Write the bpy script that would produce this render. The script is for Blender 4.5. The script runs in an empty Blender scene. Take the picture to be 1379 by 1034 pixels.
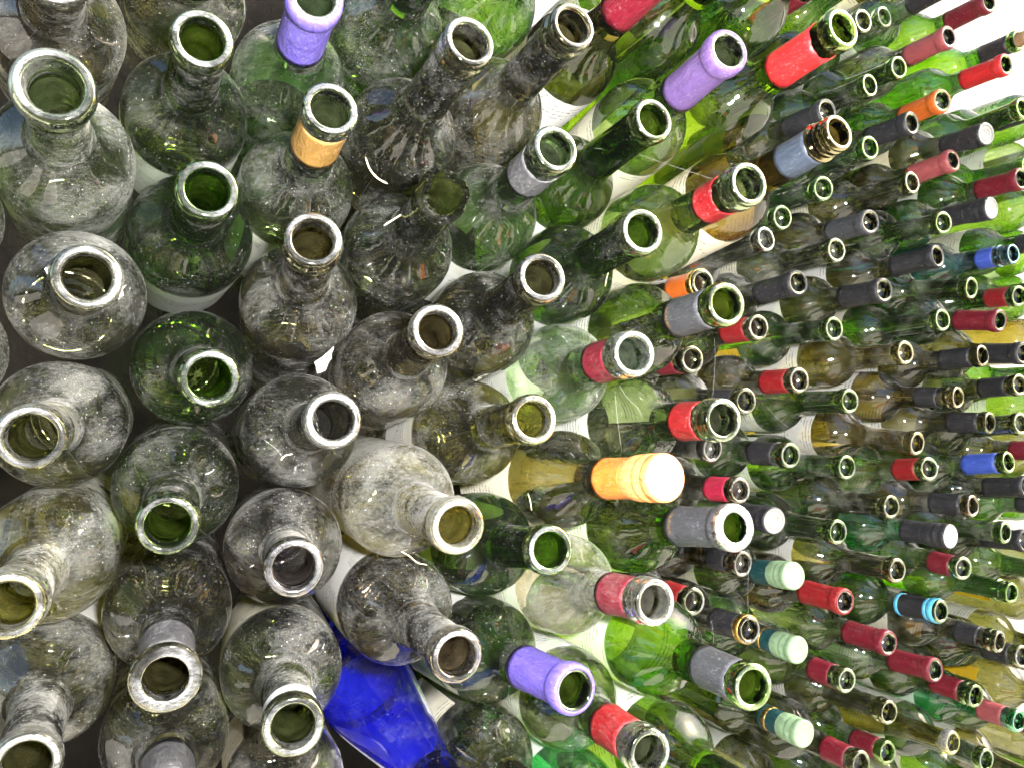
import bpy, math, random
import numpy as np
from mathutils import Vector, Matrix

# ------------------------------------------------------------------ scene, camera, light
scene = bpy.context.scene
col = scene.collection
random.seed(11)

cam_d = bpy.data.cameras.new("camera")
cam_d.sensor_fit = 'HORIZONTAL'
cam_d.sensor_width = 36.0
cam_d.lens = 36.0 * 1080.0 / 1379.0
cam_d.clip_start = 0.01
cam_d.clip_end = 200.0
cam = bpy.data.objects.new("camera", cam_d)
col.objects.link(cam)
fwd = Vector((0.423230, 0.905128, 0.040244)).normalized()
rgt = Vector((0.906022, -0.422812, -0.018799)).normalized()
up = rgt.cross(fwd).normalized()
cam.matrix_world = Matrix(((rgt.x, up.x, -fwd.x, 0.0), (rgt.y, up.y, -fwd.y, 0.0), (rgt.z, up.z, -fwd.z, 0.85), (0, 0, 0, 1)))
scene.camera = cam

SUN_AZ = 66.0      # degrees to the right of the stack's normal (-Y)
SUN_EL = 36.0
az, el = math.radians(SUN_AZ), math.radians(SUN_EL)
to_sun = Vector((math.sin(az) * math.cos(el), -math.cos(az) * math.cos(el), math.sin(el)))

world = bpy.data.worlds.new("World")
scene.world = world
world.use_nodes = True
wn = world.node_tree
wn.nodes.clear()
sky = wn.nodes.new('ShaderNodeTexSky')
sky.sky_type = 'NISHITA'
sky.sun_disc = False
sky.sun_elevation = el
sky.dust_density = 5.0
sky.ozone_density = 0.4
sky.sun_rotation = math.atan2(to_sun.x, to_sun.y)
bg = wn.nodes.new('ShaderNodeBackground')
bg.inputs['Strength'].default_value = 0.10
wo = wn.nodes.new('ShaderNodeOutputWorld')
wn.links.new(sky.outputs[0], bg.inputs[0])
wn.links.new(bg.outputs[0], wo.inputs[0])

sun_d = bpy.data.lights.new("sun", 'SUN')
sun_d.energy = 3.0
sun_d.angle = math.radians(0.53)
sun_d.color = (1.0, 0.96, 0.9)
sun = bpy.data.objects.new("sun", sun_d)
col.objects.link(sun)
sun.rotation_euler = to_sun.to_track_quat('Z', 'Y').to_euler()
sun.location = to_sun * 5

# the camera's own flash: every rim, label and shoulder in the photograph carries its reflection
flash_d = bpy.data.lights.new("camera_flash", 'AREA')
flash_d.shape = 'RECTANGLE'
flash_d.size = 0.05
flash_d.size_y = 0.028
flash_d.energy = 8.5
flash_d.color = (1.0, 0.98, 0.95)
flash = bpy.data.objects.new("camera_flash", flash_d)
col.objects.link(flash)
flash.matrix_world = Matrix.Translation(rgt * 0.055 + up * 0.03) @ cam.matrix_world

scene.view_settings.view_transform = 'Standard'
scene.view_settings.look = 'None'
scene.view_settings.exposure = 1.5
scene.view_settings.gamma = 1.0
scene.view_settings.use_curve_mapping = False
scene.render.engine = 'CYCLES'
cy = scene.cycles
cy.use_denoising = True
cy.denoiser = 'OPENIMAGEDENOISE'
cy.max_bounces = 8
cy.diffuse_bounces = 2
cy.glossy_bounces = 2
cy.transmission_bounces = 6
cy.transparent_max_bounces = 14
cy.caustics_reflective = False
cy.caustics_refractive = False
cy.use_adaptive_sampling = True
cy.adaptive_threshold = 0.06
cy.adaptive_min_samples = 12
cy.sample_clamp_indirect = 6.0

# ------------------------------------------------------------------ materials
def new_mat(name):
    m = bpy.data.materials.new(name)
    m.use_nodes = True
    m.node_tree.nodes.clear()
    return m

class G:
    """tiny helper to write node graphs"""
    def __init__(s, m):
        s.t = m.node_tree
    def n(s, typ, **kw):
        nd = s.t.nodes.new(typ)
        for k, v in kw.items():
            setattr(nd, k, v)
        return nd
    def set(s, sock, v):
        if isinstance(v, bpy.types.NodeSocket):
            s.t.links.new(v, sock)
        else:
            sock.default_value = v
    def math(s, op, a, b=None, c=None, clamp=False):
        nd = s.n('ShaderNodeMath', operation=op, use_clamp=clamp)
        for i, v in enumerate((a, b, c)):
            if v is not None:
                s.set(nd.inputs[i], v)
        return nd.outputs[0]
    def maprange(s, v, a, b, c=0.0, d=1.0, smooth=False):
        nd = s.n('ShaderNodeMapRange', interpolation_type='SMOOTHSTEP' if smooth else 'LINEAR')
        nd.clamp = True
        for i, x in enumerate((v, a, b, c, d)):
            s.set(nd.inputs[i], x)
        return nd.outputs[0]
    def noise(s, vec, scale, detail=4.0, rough=0.55, dist=0.0):
        nd = s.n('ShaderNodeTexNoise')
        s.set(nd.inputs['Vector'], vec)
        nd.inputs['Scale'].default_value = scale
        nd.inputs['Detail'].default_value = detail
        nd.inputs['Roughness'].default_value = rough
        nd.inputs['Distortion'].default_value = dist
        return nd.outputs[0]
    def mixc(s, f, a, b):
        nd = s.n('ShaderNodeMix', data_type='RGBA')
        s.set(nd.inputs[0], f); s.set(nd.inputs[6], a); s.set(nd.inputs[7], b)
        return nd.outputs[2]
    def mixs(s, f, a, b):
        nd = s.n('ShaderNodeMixShader')
        s.set(nd.inputs[0], f); s.t.links.new(a, nd.inputs[1]); s.t.links.new(b, nd.inputs[2])
        return nd.outputs[0]
    def attr(s, name):
        return s.n('ShaderNodeAttribute', attribute_type='OBJECT', attribute_name=name).outputs['Fac']
    def coords(s):
        tc = s.n('ShaderNodeTexCoord').outputs['Object']
        seed = s.math('MULTIPLY', s.attr('seed'), 13.7)
        cb = s.n('ShaderNodeCombineXYZ')
        for i in range(3):
            s.set(cb.inputs[i], seed)
        ad = s.n('ShaderNodeVectorMath', operation='ADD')
        s.set(ad.inputs[0], tc); s.set(ad.inputs[1], cb.outputs[0])
        return ad.outputs[0]
    def out(s, sh, disp=None):
        o = s.n('ShaderNodeOutputMaterial')
        s.t.links.new(sh, o.inputs['Surface'])

def dust_mask(g, vec, amount, simple=False):
    """settled dust: broad patches, wiped smears, grit; amount steers the share covered"""
    big = g.noise(vec, 30.0, 3.0, 0.6, 0.3)
    if simple:      # seen from afar the grit melts into a film
        film = g.maprange(big, g.math('MULTIPLY_ADD', amount, -0.4, 0.52), 0.85, 0.05, 1.0, True)
        return g.math('MULTIPLY', film, g.maprange(amount, 0.0, 0.8, 0.20, 0.58)), big, big
    mp = g.n('ShaderNodeMapping')
    g.set(mp.inputs['Vector'], vec)
    mp.inputs['Rotation'].default_value = (0.5, 0.9, 0.3)
    mp.inputs['Scale'].default_value = (1.0, 2.6, 1.3)
    mid = g.noise(mp.outputs[0], 260.0, 3.0, 0.75, 0.2)
    # blotches left between wiped or rain-washed areas
    v = g.math('MULTIPLY_ADD', mid, 0.60, g.math('MULTIPLY', big, 1.25))
    v = g.math('SUBTRACT', v, g.math('MULTIPLY_ADD', amount, -0.52, 1.19))
    film = g.maprange(v, -0.13, 0.34, 0.05, 1.0, True)
    film = g.math('MULTIPLY', film, g.maprange(amount, 0.0, 0.8, 0.06, 0.28))
    vo = g.n('ShaderNodeTexVoronoi')
    g.set(vo.inputs['Vector'], vec)
    vo.inputs['Scale'].default_value = 620.0
    rnd = g.n('ShaderNodeSeparateColor')
    g.t.links.new(vo.outputs['Color'], rnd.inputs[0])
    size = g.math('MULTIPLY', g.math('POWER', rnd.outputs[0], 8.0), 0.32)
    speck = g.math('LESS_THAN', vo.outputs['Distance'], size)
    speck = g.math('MULTIPLY', speck, g.math('MULTIPLY', g.maprange(amount, 0.0, 0.5, 0.12, 0.8), g.maprange(big, 0.35, 0.6, 0.25, 1.0)))
    m = g.math('MAXIMUM', film, speck)
    return m, big, mid

def make_glass(name, lip=False, simple=False, refract=False):
    m = new_mat(name)
    g = G(m)
    vec = g.coords()
    tint = g.n('ShaderNodeObjectInfo').outputs['Color']
    dust = g.attr('dust')
    lw0 = g.n('ShaderNodeLayerWeight'); lw0.inputs['Blend'].default_value = 0.5
    facing0 = lw0.outputs['Facing']
    cosv = g.math('MAXIMUM', g.math('SUBTRACT', 1.0, facing0), 0.10)
    # more has settled on faces that look up
    nz = g.n('ShaderNodeSeparateXYZ'); g.t.links.new(g.n('ShaderNodeNewGeometry').outputs['True Normal'], nz.inputs[0])
    dust = g.math('MULTIPLY', dust, g.maprange(nz.outputs[2], -0.8, 0.9, 0.86, 1.08))
    mask, big, mid = dust_mask(g, vec, dust, simple)
    # a thin layer hides more when seen edge-on
    clearv = g.math('SUBTRACT', 1.0, g.math('MULTIPLY', mask, 0.93))
    cover = g.math('SUBTRACT', 1.0, g.math('POWER', clearv, g.math('DIVIDE', 0.75, cosv)))
    cover = g.math('MINIMUM', cover, 0.97)
    # moulded, slightly wavy glass
    bmp = g.n('ShaderNodeBump')
    bmp.inputs['Strength'].default_value = 0.55
    bmp.inputs['Distance'].default_value = 0.0010
    g.set(bmp.inputs['Height'], g.noise(vec, 85.0, 1.0, 0.6))
    lw = g.n('ShaderNodeLayerWeight'); lw.inputs['Blend'].default_value = 0.5
    g.set(lw.inputs['Normal'], bmp.outputs[0])
    fres = g.math('MULTIPLY_ADD', g.math('POWER', lw.outputs['Facing'], 5.0), 0.86, 0.13)
    # absorption: longer way through the wall at grazing angles
    path = g.math('DIVIDE', 1.0, g.math('MAXIMUM', g.math('SUBTRACT', 1.0, facing0), 0.28))
    sep = g.n('ShaderNodeSeparateColor'); g.t.links.new(tint, sep.inputs[0])
    cmb = g.n('ShaderNodeCombineColor')
    for i in range(3):
        g.set(cmb.inputs[i], g.math('POWER', sep.outputs[i], g.math('MULTIPLY', path, 0.5)))
    if refract:
        body = g.n('ShaderNodeBsdfGlass')
        body.inputs['IOR'].default_value = 1.5
        g.set(body.inputs['Roughness'], g.maprange(big, 0.35, 0.7, 0.015, 0.06))
        g.set(body.inputs['Color'], tint)
        g.set(body.inputs['Normal'], bmp.outputs[0])
        glass = body.outputs[0]
    elif lip:
        body = g.n('ShaderNodeBsdfGlass')
        body.inputs['IOR'].default_value = 1.5
        g.set(body.inputs['Roughness'], g.maprange(mid, 0.3, 0.7, 0.02, 0.16))
        g.set(body.inputs['Color'], g.mixc(0.28, tint, (0.9, 0.92, 0.88, 1)))
        g.set(body.inputs['Normal'], bmp.outputs[0])
        glass = body.outputs[0]
    else:
        tr = g.n('ShaderNodeBsdfTransparent')
        g.set(tr.inputs['Color'], cmb.outputs[0])
        gl = g.n('ShaderNodeBsdfGlossy')
        g.set(gl.inputs['Roughness'], g.maprange(big, 0.35, 0.7, 0.025, 0.07))
        gl.inputs['Color'].default_value = (1, 1, 1, 1)
        g.set(gl.inputs['Normal'], bmp.outputs[0])
        glass = g.mixs(fres, tr.outputs[0], gl.outputs[0])
    dcol = g.mixc(g.maprange(mid, 0.35, 0.65), (0.40, 0.40, 0.355, 1), (0.55, 0.55, 0.52, 1))
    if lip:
        # pale coat on the rim's top paints the light it catches, sides stay clean
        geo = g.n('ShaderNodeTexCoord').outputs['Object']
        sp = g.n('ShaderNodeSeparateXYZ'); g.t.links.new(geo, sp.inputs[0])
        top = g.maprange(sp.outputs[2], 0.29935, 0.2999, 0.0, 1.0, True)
        worn = g.math('MULTIPLY', g.maprange(big, 0.38, 0.62, 0.05, 0.40, True), g.maprange(mid, 0.35, 0.6, 0.35, 1.0))  # patchy strength of the painted rim brightness
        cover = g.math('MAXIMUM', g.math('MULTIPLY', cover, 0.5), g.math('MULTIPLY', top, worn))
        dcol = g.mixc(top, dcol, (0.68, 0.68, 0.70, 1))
    df = g.n('ShaderNodeBsdfDiffuse'); g.set(df.inputs['Color'], dcol)
    tl = g.n('ShaderNodeBsdfTranslucent'); g.set(tl.inputs['Color'], dcol)
    ds = g.mixs(0.3, df.outputs[0], tl.outputs[0])
    g.out(g.mixs(cover, glass, ds))
    return m

MAT_GLASS = make_glass('dusty_bottle_glass')
MAT_LIP = make_glass('lit_rim_lip_glass', True)
MAT_GLASS_REF = make_glass('dusty_refracting_glass', False, False, True)
MAT_GLASS_FAR = make_glass('bottle_glass', False, True)

def make_inner():
    m = new_mat('inner_glass')
    g = G(m)
    body = g.n('ShaderNodeBsdfGlass')
    body.inputs['IOR'].default_value = 1.5
    body.inputs['Roughness'].default_value = 0.02
    tint = g.n('ShaderNodeObjectInfo').outputs['Color']
    g.t.links.new(tint, body.inputs['Color'])
    # thin film in the glass tint paints light into the dark bore
    df = g.n('ShaderNodeBsdfDiffuse'); g.t.links.new(tint, df.inputs['Color'])
    tl = g.n('ShaderNodeBsdfTranslucent'); g.t.links.new(tint, tl.inputs['Color'])
    film = g.maprange(g.noise(g.coords(), 70.0, 3.0, 0.6), 0.3, 0.7, 0.03, 0.15)
    g.out(g.mixs(film, body.outputs[0], g.mixs(0.5, df.outputs[0], tl.outputs[0])))
    return m
MAT_INNER = make_inner()

def make_paint(name, rough=0.42, metal=0.0, spec=0.5, dusty=1.0):
    m = new_mat(name)
    g = G(m)
    vec = g.coords()
    base = g.n('ShaderNodeObjectInfo').outputs['Color']
    mask, big, mid = dust_mask(g, vec, g.math('MULTIPLY', g.attr('dust'), dusty))
    mask = g.math('MULTIPLY', mask, 0.42)
    crease = g.n('ShaderNodeMapping')
    g.set(crease.inputs['Vector'], vec)
    crease.inputs['Scale'].default_value = (3.0, 3.0, 1.0)
    crs = g.noise(crease.outputs[0], 70.0, 3.0, 0.65, 0.8)
    scuff = g.maprange(mid, 0.60, 0.70, 0.0, 0.45)
    c = g.mixc(g.maprange(crs, 0.35, 0.65, 0.35, 0.0), base, g.mixc(0.65, base, (0, 0, 0, 1)))
    c = g.mixc(scuff, c, (0.42, 0.40, 0.38, 1))
    c = g.mixc(mask, c, (0.55, 0.53, 0.49, 1))
    p = g.n('ShaderNodeBsdfPrincipled')
    g.set(p.inputs['Base Color'], c)
    g.set(p.inputs['Roughness'], g.math('MULTIPLY_ADD', mask, 0.5, g.maprange(crs, 0.3, 0.7, rough - 0.12, rough + 0.12)))
    p.inputs['Metallic'].default_value = metal
    p.inputs['Specular IOR Level'].default_value = spec
    b = g.n('ShaderNodeBump')
    b.inputs['Strength'].default_value = 0.9
    b.inputs['Distance'].default_value = 0.0012
    g.set(b.inputs['Height'], crs)
    g.set(p.inputs['Normal'], b.outputs[0])
    g.out(p.outputs[0])
    return m

MAT_CAPSULE = make_paint('capsule_foil', 0.40)
MAT_METAL = make_paint('bare_metal_cap', 0.30, 1.0, 0.5, 0.4)
MAT_PRINT = make_paint('printed_lettering', 0.4, 0.0, 0.5, 0.6)

def make_paper():
    m = new_mat('label_paper')
    g = G(m)
    vec = g.coords()
    base = g.n('ShaderNodeObjectInfo').outputs['Color']
    st = g.noise(vec, 45.0, 5.0, 0.6)
    c = g.mixc(g.maprange(st, 0.5, 0.75, 0.0, 0.35), base, (0.45, 0.38, 0.27, 1))
    # faded lines of small print
    sp = g.n('ShaderNodeSeparateXYZ'); g.t.links.new(g.n('ShaderNodeTexCoord').outputs['Object'], sp.inputs[0])
    row = g.math('FRACT', g.math('MULTIPLY', sp.outputs[2], 190.0))
    row = g.math('MULTIPLY', g.math('GREATER_THAN', row, 0.35), g.math('LESS_THAN', row, 0.72))
    word = g.math('GREATER_THAN', g.noise(vec, 900.0, 1.0, 0.6), 0.50)
    block = g.math('GREATER_THAN', g.noise(vec, 38.0, 0.0, 0.5), 0.55)
    ink = g.math('MULTIPLY', g.math('MULTIPLY', row, word), g.math('MULTIPLY', block, 0.75))
    c = g.mixc(ink, c, (0.06, 0.055, 0.06, 1))
    df = g.n('ShaderNodeBsdfDiffuse'); g.set(df.inputs['Color'], c)
    tl = g.n('ShaderNodeBsdfTranslucent'); g.set(tl.inputs['Color'], c)
    g.out(g.mixs(0.4, df.outputs[0], tl.outputs[0]))
    return m
MAT_PAPER = make_paper()

def make_matte(name, c1, c2, scale, rough=0.9, bump=0.002, spec=0.5):
    m = new_mat(name)
    g = G(m)
    vec = g.n('ShaderNodeTexCoord').outputs['Object']
    nz = g.noise(vec, scale, 6.0, 0.6)
    p = g.n('ShaderNodeBsdfPrincipled')
    g.set(p.inputs['Base Color'], g.mixc(g.maprange(nz, 0.3, 0.7), c1 + (1,), c2 + (1,)))
    p.inputs['Roughness'].default_value = rough
    p.inputs['Specular IOR Level'].default_value = spec
    b = g.n('ShaderNodeBump'); b.inputs['Distance'].default_value = bump
    g.set(b.inputs['Height'], g.noise(vec, scale * 6, 4.0, 0.6))
    g.set(p.inputs['Normal'], b.outputs[0])
    g.out(p.outputs[0])
    return m
MAT_BOUNCE_WALL = make_matte('bounce_wall_white', (0.78, 0.77, 0.73), (0.84, 0.83, 0.80), 6.0)
MAT_GROUND = make_matte('pale_gravel', (0.36, 0.34, 0.29), (0.52, 0.50, 0.44), 9.0, 0.95, 0.01)
MAT_DARK = make_matte('gap_darkness', (0.010, 0.009, 0.008), (0.022, 0.02, 0.017), 12.0, 0.95, 0.002, 0.05)  # near-black colour carries the darkness of the gaps
MAT_STRAW = make_matte('dry_straw', (0.55, 0.46, 0.28), (0.75, 0.68, 0.50), 60.0)
MAT_WEB = make_matte('cobweb_silk', (0.75, 0.75, 0.75), (0.85, 0.85, 0.85), 60.0)
MAT_CORK = make_matte('cork', (0.36, 0.22, 0.11), (0.55, 0.37, 0.20), 300.0)

# ------------------------------------------------------------------ mesh helpers (millimetres in, metres out)
def smooth_profile(pts, sub=4):
    """Catmull-Rom through (r, s) points"""
    P = [np.array(p, float) for p in pts]
    P = [2 * P[0] - P[1]] + P + [2 * P[-1] - P[-2]]
    out = []
    for i in range(1, len(P) - 2):
        for k in range(sub):
            t = k / sub
            a, b, c, d = P[i - 1], P[i], P[i + 1], P[i + 2]
            out.append(0.5 * ((2 * b) + (-a + c) * t + (2 * a - 5 * b + 4 * c - d) * t * t + (-a + 3 * b - 3 * c + d) * t ** 3))
    out.append(P[-2])
    return [(max(float(p[0]), 0.0), float(p[1])) for p in out]

def lathe(name, prof, H=300.0, seg=40, closed=False, sharp=None, jag=None):
    """revolve (radius, distance below mouth) pairs; z = H - s"""
    vs, fs = [], []
    rings = []
    for i, (r, s) in enumerate(prof):
        if r < 1e-4:
            rings.append([len(vs)])
            vs.append((0, 0, (H - s) / 1000))
            continue
        ring = []
        for k in range(seg):
            a = 2 * math.pi * k / seg
            ss = s + (jag(a, i) if jag else 0.0)
            ring.append(len(vs))
            vs.append((r * math.cos(a) / 1000, r * math.sin(a) / 1000, (H - ss) / 1000))
        rings.append(ring)
    n = len(rings)
    for i in range(n if closed else n - 1):
        A, B = rings[i], rings[(i + 1) % n]
        for k in range(seg):
            k2 = (k + 1) % seg
            if len(A) == 1 and len(B) == 1:
                continue
            if len(A) == 1:
                fs.append((A[0], B[k], B[k2]))
            elif len(B) == 1:
                fs.append((A[k], B[0], A[k2]))
            else:
                fs.append((A[k], B[k], B[k2], A[k2]))
    me = bpy.data.meshes.new(name)
    me.from_pydata(vs, [], fs)
    me.polygons.foreach_set('use_smooth', [True] * len(me.polygons))
    me.update()
    return me

def set_mat(me, mat):
    me.materials.append(mat)
    return me

MESH = {}
H_OF = {'claret': 300.0, 'flute': 335.0}

NECK = {'claret': [(13.3, 10.0), (13.3, 25), (13.5, 45), (13.9, 60), (14.4, 72)],
        'flute': [(13.0, 10.0), (13.2, 30), (14.0, 60), (15.6, 80)]}
BODY = {'claret': [(14.4, 72), (15.6, 80), (18.4, 86.5), (23.0, 92), (28.2, 97.5), (32.6, 103.5), (35.4, 110), (36.7, 117), (37.0, 125)],
        'flute': [(15.6, 80), (19.0, 102), (24.5, 130), (30.0, 158), (34.0, 182), (35.6, 200), (36.0, 215)]}
BORE = 10.0

def join_shell(name, inner, outer, H, seg):
    """inner wall (clean) and outer wall (dusty) of one piece of glass, in one mesh"""
    a = lathe(name, inner, H, seg)
    b2 = lathe(name, outer, H, seg)
    va = [tuple(v.co) for v in a.vertices]
    vb = [tuple(v.co) for v in b2.vertices]
    fa = [tuple(p.vertices) for p in a.polygons]
    fb = [tuple(i + len(va) for i in p.vertices) for p in b2.polygons]
    me = bpy.data.meshes.new(name)
    me.from_pydata(va + vb, [], fa + fb)
    me.materials.append(MAT_GLASS_REF)
    me.materials.append(MAT_INNER)
    me.polygons.foreach_set('material_index', [1] * len(fa) + [0] * len(fb))
    me.polygons.foreach_set('use_smooth', [True] * len(me.polygons))
    me.update()
    bpy.data.meshes.remove(a); bpy.data.meshes.remove(b2)
    return me

def build_meshes():
    for kind in ('claret', 'flute'):
        H = H_OF[kind]
        outer = smooth_profile(NECK[kind], 3)
        end = NECK[kind][-1][1]
        inner = [(BORE, 9.0), (BORE + 0.2, end * 0.5), (NECK[kind][-1][0] - 3.6, end - 4), (NECK[kind][-1][0] - 2.6, end + 3)]
        # one mesh: bore surface up, then outer surface down
        MESH['neck', kind] = set_mat(lathe('neck', inner[::-1] + outer, H), MAT_GLASS)
        sh = smooth_profile(BODY[kind], 4)
        R = BODY[kind][-1][0]
        body = sh + [(R, H * 0.55), (R, H * 0.75), (R, H - 14), (R - 0.3, H - 8), (R - 1.4, H - 4), (R - 3.6, H - 1.2)]
        MESH['body', kind] = set_mat(lathe('body', body, H, 56), MAT_GLASS)
        base = [(R - 3.6, H - 1.2), (R - 6, H), (R - 9, H - 0.4), (R - 13, H - 4), (18, H - 14), (12, H - 22), (6, H - 26.5), (0, H - 28)]
        MESH['base', kind] = set_mat(lathe('base', base, H, 40), MAT_GLASS)
        # necks of the near stack: refracting, double-walled
        nin = inner[:-1]
        MESH['neck2', kind] = join_shell('neck', nin[::-1], outer, H, 40)
        b = BORE
        lips = {
            'band': [(13.3, 11.5), (14.4, 10.8), (15.0, 9.4), (15.15, 6), (15.0, 2.6), (14.3, 0.8), (13.2, 0.1), (11.9, 0.0), (10.9, 0.4), (b + 0.1, 1.8), (b, 5), (b, 11.5)],
            'collar': [(13.3, 17), (14.6, 16.2), (15.2, 14.6), (15.2, 10.6), (14.6, 9.0), (13.6, 8.0), (13.6, 6.8), (14.5, 5.9), (14.8, 3.4), (14.5, 1.2), (13.2, 0.1), (11.9, 0.0), (10.9, 0.5), (b, 2.0), (b, 17)],
            'flange': [(13.3, 12), (14.0, 8.5), (15.2, 6.2), (16.3, 5.2), (16.7, 4.2), (16.7, 1.6), (16.2, 0.55), (14.8, 0.35), (12.4, 0.3), (11.6, 0.0), (10.8, 0.2), (b, 1.6), (b, 12)],
            'wide': [(13.3, 19), (15.2, 17.5), (15.6, 15), (15.4, 12.6), (16.2, 11.4), (17.0, 9.4), (17.2, 6.5), (16.8, 3.0), (15.8, 0.9), (14.3, 0.0), (12.8, 0.3), (11.6, 1.6), (11.0, 4.0), (b, 12), (b, 19)],
            'thread': [(13.3, 20), (15.2, 19), (15.4, 17.4), (14.6, 16), (12.9, 15.2), (12.9, 13.4), (13.8, 12.4), (13.8, 11.4), (12.9, 10.4), (12.9, 8.8), (13.8, 7.8), (13.8, 6.8), (12.9, 5.8), (12.9, 4.4), (13.7, 3.4), (13.6, 2.2), (12.9, 0.6), (12.2, 0.0), (11.0, 0.0), (10.0, 0.6), (b + .1, 2), (b, 20)],
        }
        for k, p in lips.items():
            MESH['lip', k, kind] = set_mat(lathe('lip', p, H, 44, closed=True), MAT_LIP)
    # broken neck: the lip is gone, a jagged double wall is left
    rnd = random.Random(4)
    ph = [rnd.uniform(0, 6.28) for _ in range(6)]
    CP = [(0.0, 1.0), (0.25, 4.5), (0.4, 2.0), (0.85, 3.5), (1.0, -2.0), (1.5, -6.5), (1.62, -3.0), (2.0, -9.0), (2.2, -7.5), (2.5, -8.5), (2.75, -1.0), (3.0, -2.5),
          (3.15, 4.0), (3.6, 2.5), (3.8, 7.5), (4.3, 5.5), (4.42, 8.5), (4.9, 7.0), (5.0, 3.5), (5.5, 6.0), (5.7, 0.0), (6.2832, 1.0)]
    def jagged(a):
        return 1.1 * float(np.interp((a - 0.6) % (2 * math.pi), [c[0] for c in CP], [c[1] for c in CP]))
    low = lambda a, i: jagged(a) if i == 0 else 0.0
    out_p = [(14.3, 11.0), (14.9, 19), (14.6, 23), (13.7, 26), (13.5, 40), (13.9, 60), (14.4, 72)]
    in_p = [(10.4, 11.4), (BORE, 19), (BORE, 26), (BORE + 0.3, 50), (10.6, 68), (11.8, 75)]
    a1 = lathe('neck', out_p, 300.0, 84, jag=low)
    a2 = lathe('neck', in_p, 300.0, 84, jag=low)
    va, vb = [tuple(v.co) for v in a1.vertices], [tuple(v.co) for v in a2.vertices]
    fa = [tuple(p.vertices) for p in a1.polygons]
    fb = [tuple(i + len(va) for i in reversed(p.vertices)) for p in a2.polygons]
    me = bpy.data.meshes.new('neck')
    me.from_pydata(va + vb, [], fa + fb)
    me.polygons.foreach_set('use_smooth', [True] * len(me.polygons))
    me.materials.append(MAT_GLASS_REF)
    me.materials.append(MAT_INNER)
    me.polygons.foreach_set('material_index', [0] * len(fa) + [1] * len(fb))
    MESH['neck', 'broken'] = me
    ev, ef = [], []
    for k in range(84):
        a = 2 * math.pi * k / 84
        for r, s in ((14.35, 11.0), (13.7, 10.4 + rnd.uniform(-.9, .6)), (11.6, 11.6 + rnd.uniform(-.9, .9)), (10.35, 11.4)):
            ev.append((r * math.cos(a) / 1000, r * math.sin(a) / 1000, (300 - s - jagged(a)) / 1000))
        for j in range(3):
            q0, q1 = k * 4 + j, ((k + 1) % 84) * 4 + j
            ef.append((q0, q1, q1 + 1, q0 + 1))
    me = bpy.data.meshes.new('broken_edge')
    me.from_pydata(ev, [], ef)
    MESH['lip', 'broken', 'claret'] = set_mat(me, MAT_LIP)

build_meshes()

def neck_r(kind, s):
    P = NECK[kind] + BODY[kind][1:4]
    return float(np.interp(s, [p[1] for p in P], [p[0] for p in P]))

LIP_END = {'band': 11.5, 'collar': 17.0, 'flange': 12.0, 'wide': 19.0, 'thread': 20.0, 'torn': 11.5}

def sleeve_mesh(kind, s0, s1, off=0.45, mat=None, lipfold=False):
    key = ('sleeve', kind, round(s0, 1), round(s1, 1), off, lipfold, mat.name)
    if key in MESH:
        return MESH[key]
    H = H_OF[kind]
    prof = []
    if lipfold:     # the foil still covers the lip and is folded over the edge
        prof += [(12.3, 0.5), (12.4, -0.35), (13.4, -0.4), (14.6, 0.4), (15.4, 2.2), (15.6, 6), (15.45, 9.8), (14.9, 11.4), (14.1, 12.6)]
        s0 = 14.0
    n = 8
    for i in range(n + 1):
        s = s0 + (s1 - s0) * i / n
        prof.append((neck_r(kind, s) + off + (0.25 if i in (0, n) and not (lipfold and i == 0) else 0), s))
    back = [(neck_r(kind, s1) + 0.12, s1), (neck_r(kind, max(s0, 12)) + 0.12, max(s0, 12.0))]
    if not lipfold:
        prof = prof + back
        ne = len(prof)
        k0 = random.Random(int(s0 * 31 + s1 * 17))
        p1, p2, p3 = (k0.uniform(0, 6.28) for _ in range(3))
        def ragged(a, i):
            if i in (0, ne - 1):
                return 0.55 * math.sin(3 * a + p1) + 0.35 * math.sin(8 * a + p2) + 0.25 * math.sin(17 * a + p3)
            if i in (8, 9):
                return 0.35 * math.sin(2 * a + p2) + 0.15 * math.sin(11 * a + p1)
            return 0.0
        me = lathe('sleeve', prof, H, 48, closed=True, jag=ragged)
    else:
        prof = prof + [(neck_r(kind, s1) + 0.12, s1)]
        me = lathe('sleeve', prof, H, 40)
    MESH[key] = set_mat(me, mat)
    return me

def ring_mesh(kind, s0, s1, off, mat, lipfold=False):
    key = ('ring', kind, s0, s1, off, mat.name)
    if key not in MESH:
        r0, r1 = (15.3, 15.3) if s0 < 12 else (neck_r(kind, s0), neck_r(kind, s1))
        if s0 >= 12 or not lipfold:
            pass
        MESH[key] = set_mat(lathe('ring', [(r0 - 0.3, s0), (r0 + off, s0 + 0.2), (r1 + off, s1 - 0.2), (r1 - 0.3, s1)], H_OF[kind], 40), mat)
    return MESH[key]

def cap_meshes(kind, mat):
    key = ('screwcap', kind, mat.name)
    if key not in MESH:
        H = H_OF[kind]
        prof = [(13.9, -1.2), (14.9, -0.9), (15.5, 0.2), (15.6, 2)]
        for s in (6.5, 8.0, 9.5):
            prof += [(15.6, s - 0.5), (15.2, s), (15.6, s + 0.5)]
        prof += [(15.6, 14.5), (15.3, 15.2), (15.1, 16.0), (15.4, 17.0), (15.5, 22), (15.2, 26), (14.6, 30)]
        MESH[key] = set_mat(lathe('screw_cap', prof, H, 48), mat)
        MESH[key + ('end',)] = set_mat(lathe('cap_end', [(13.95, -1.15), (12.8, -1.45), (11.9, -1.25), (11.2, -0.75), (9.0, -0.7), (8.4, -0.95), (7.6, -0.7), (0, -0.6)], H, 48), mat)
    return MESH[key], MESH[key + ('end',)]

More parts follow.
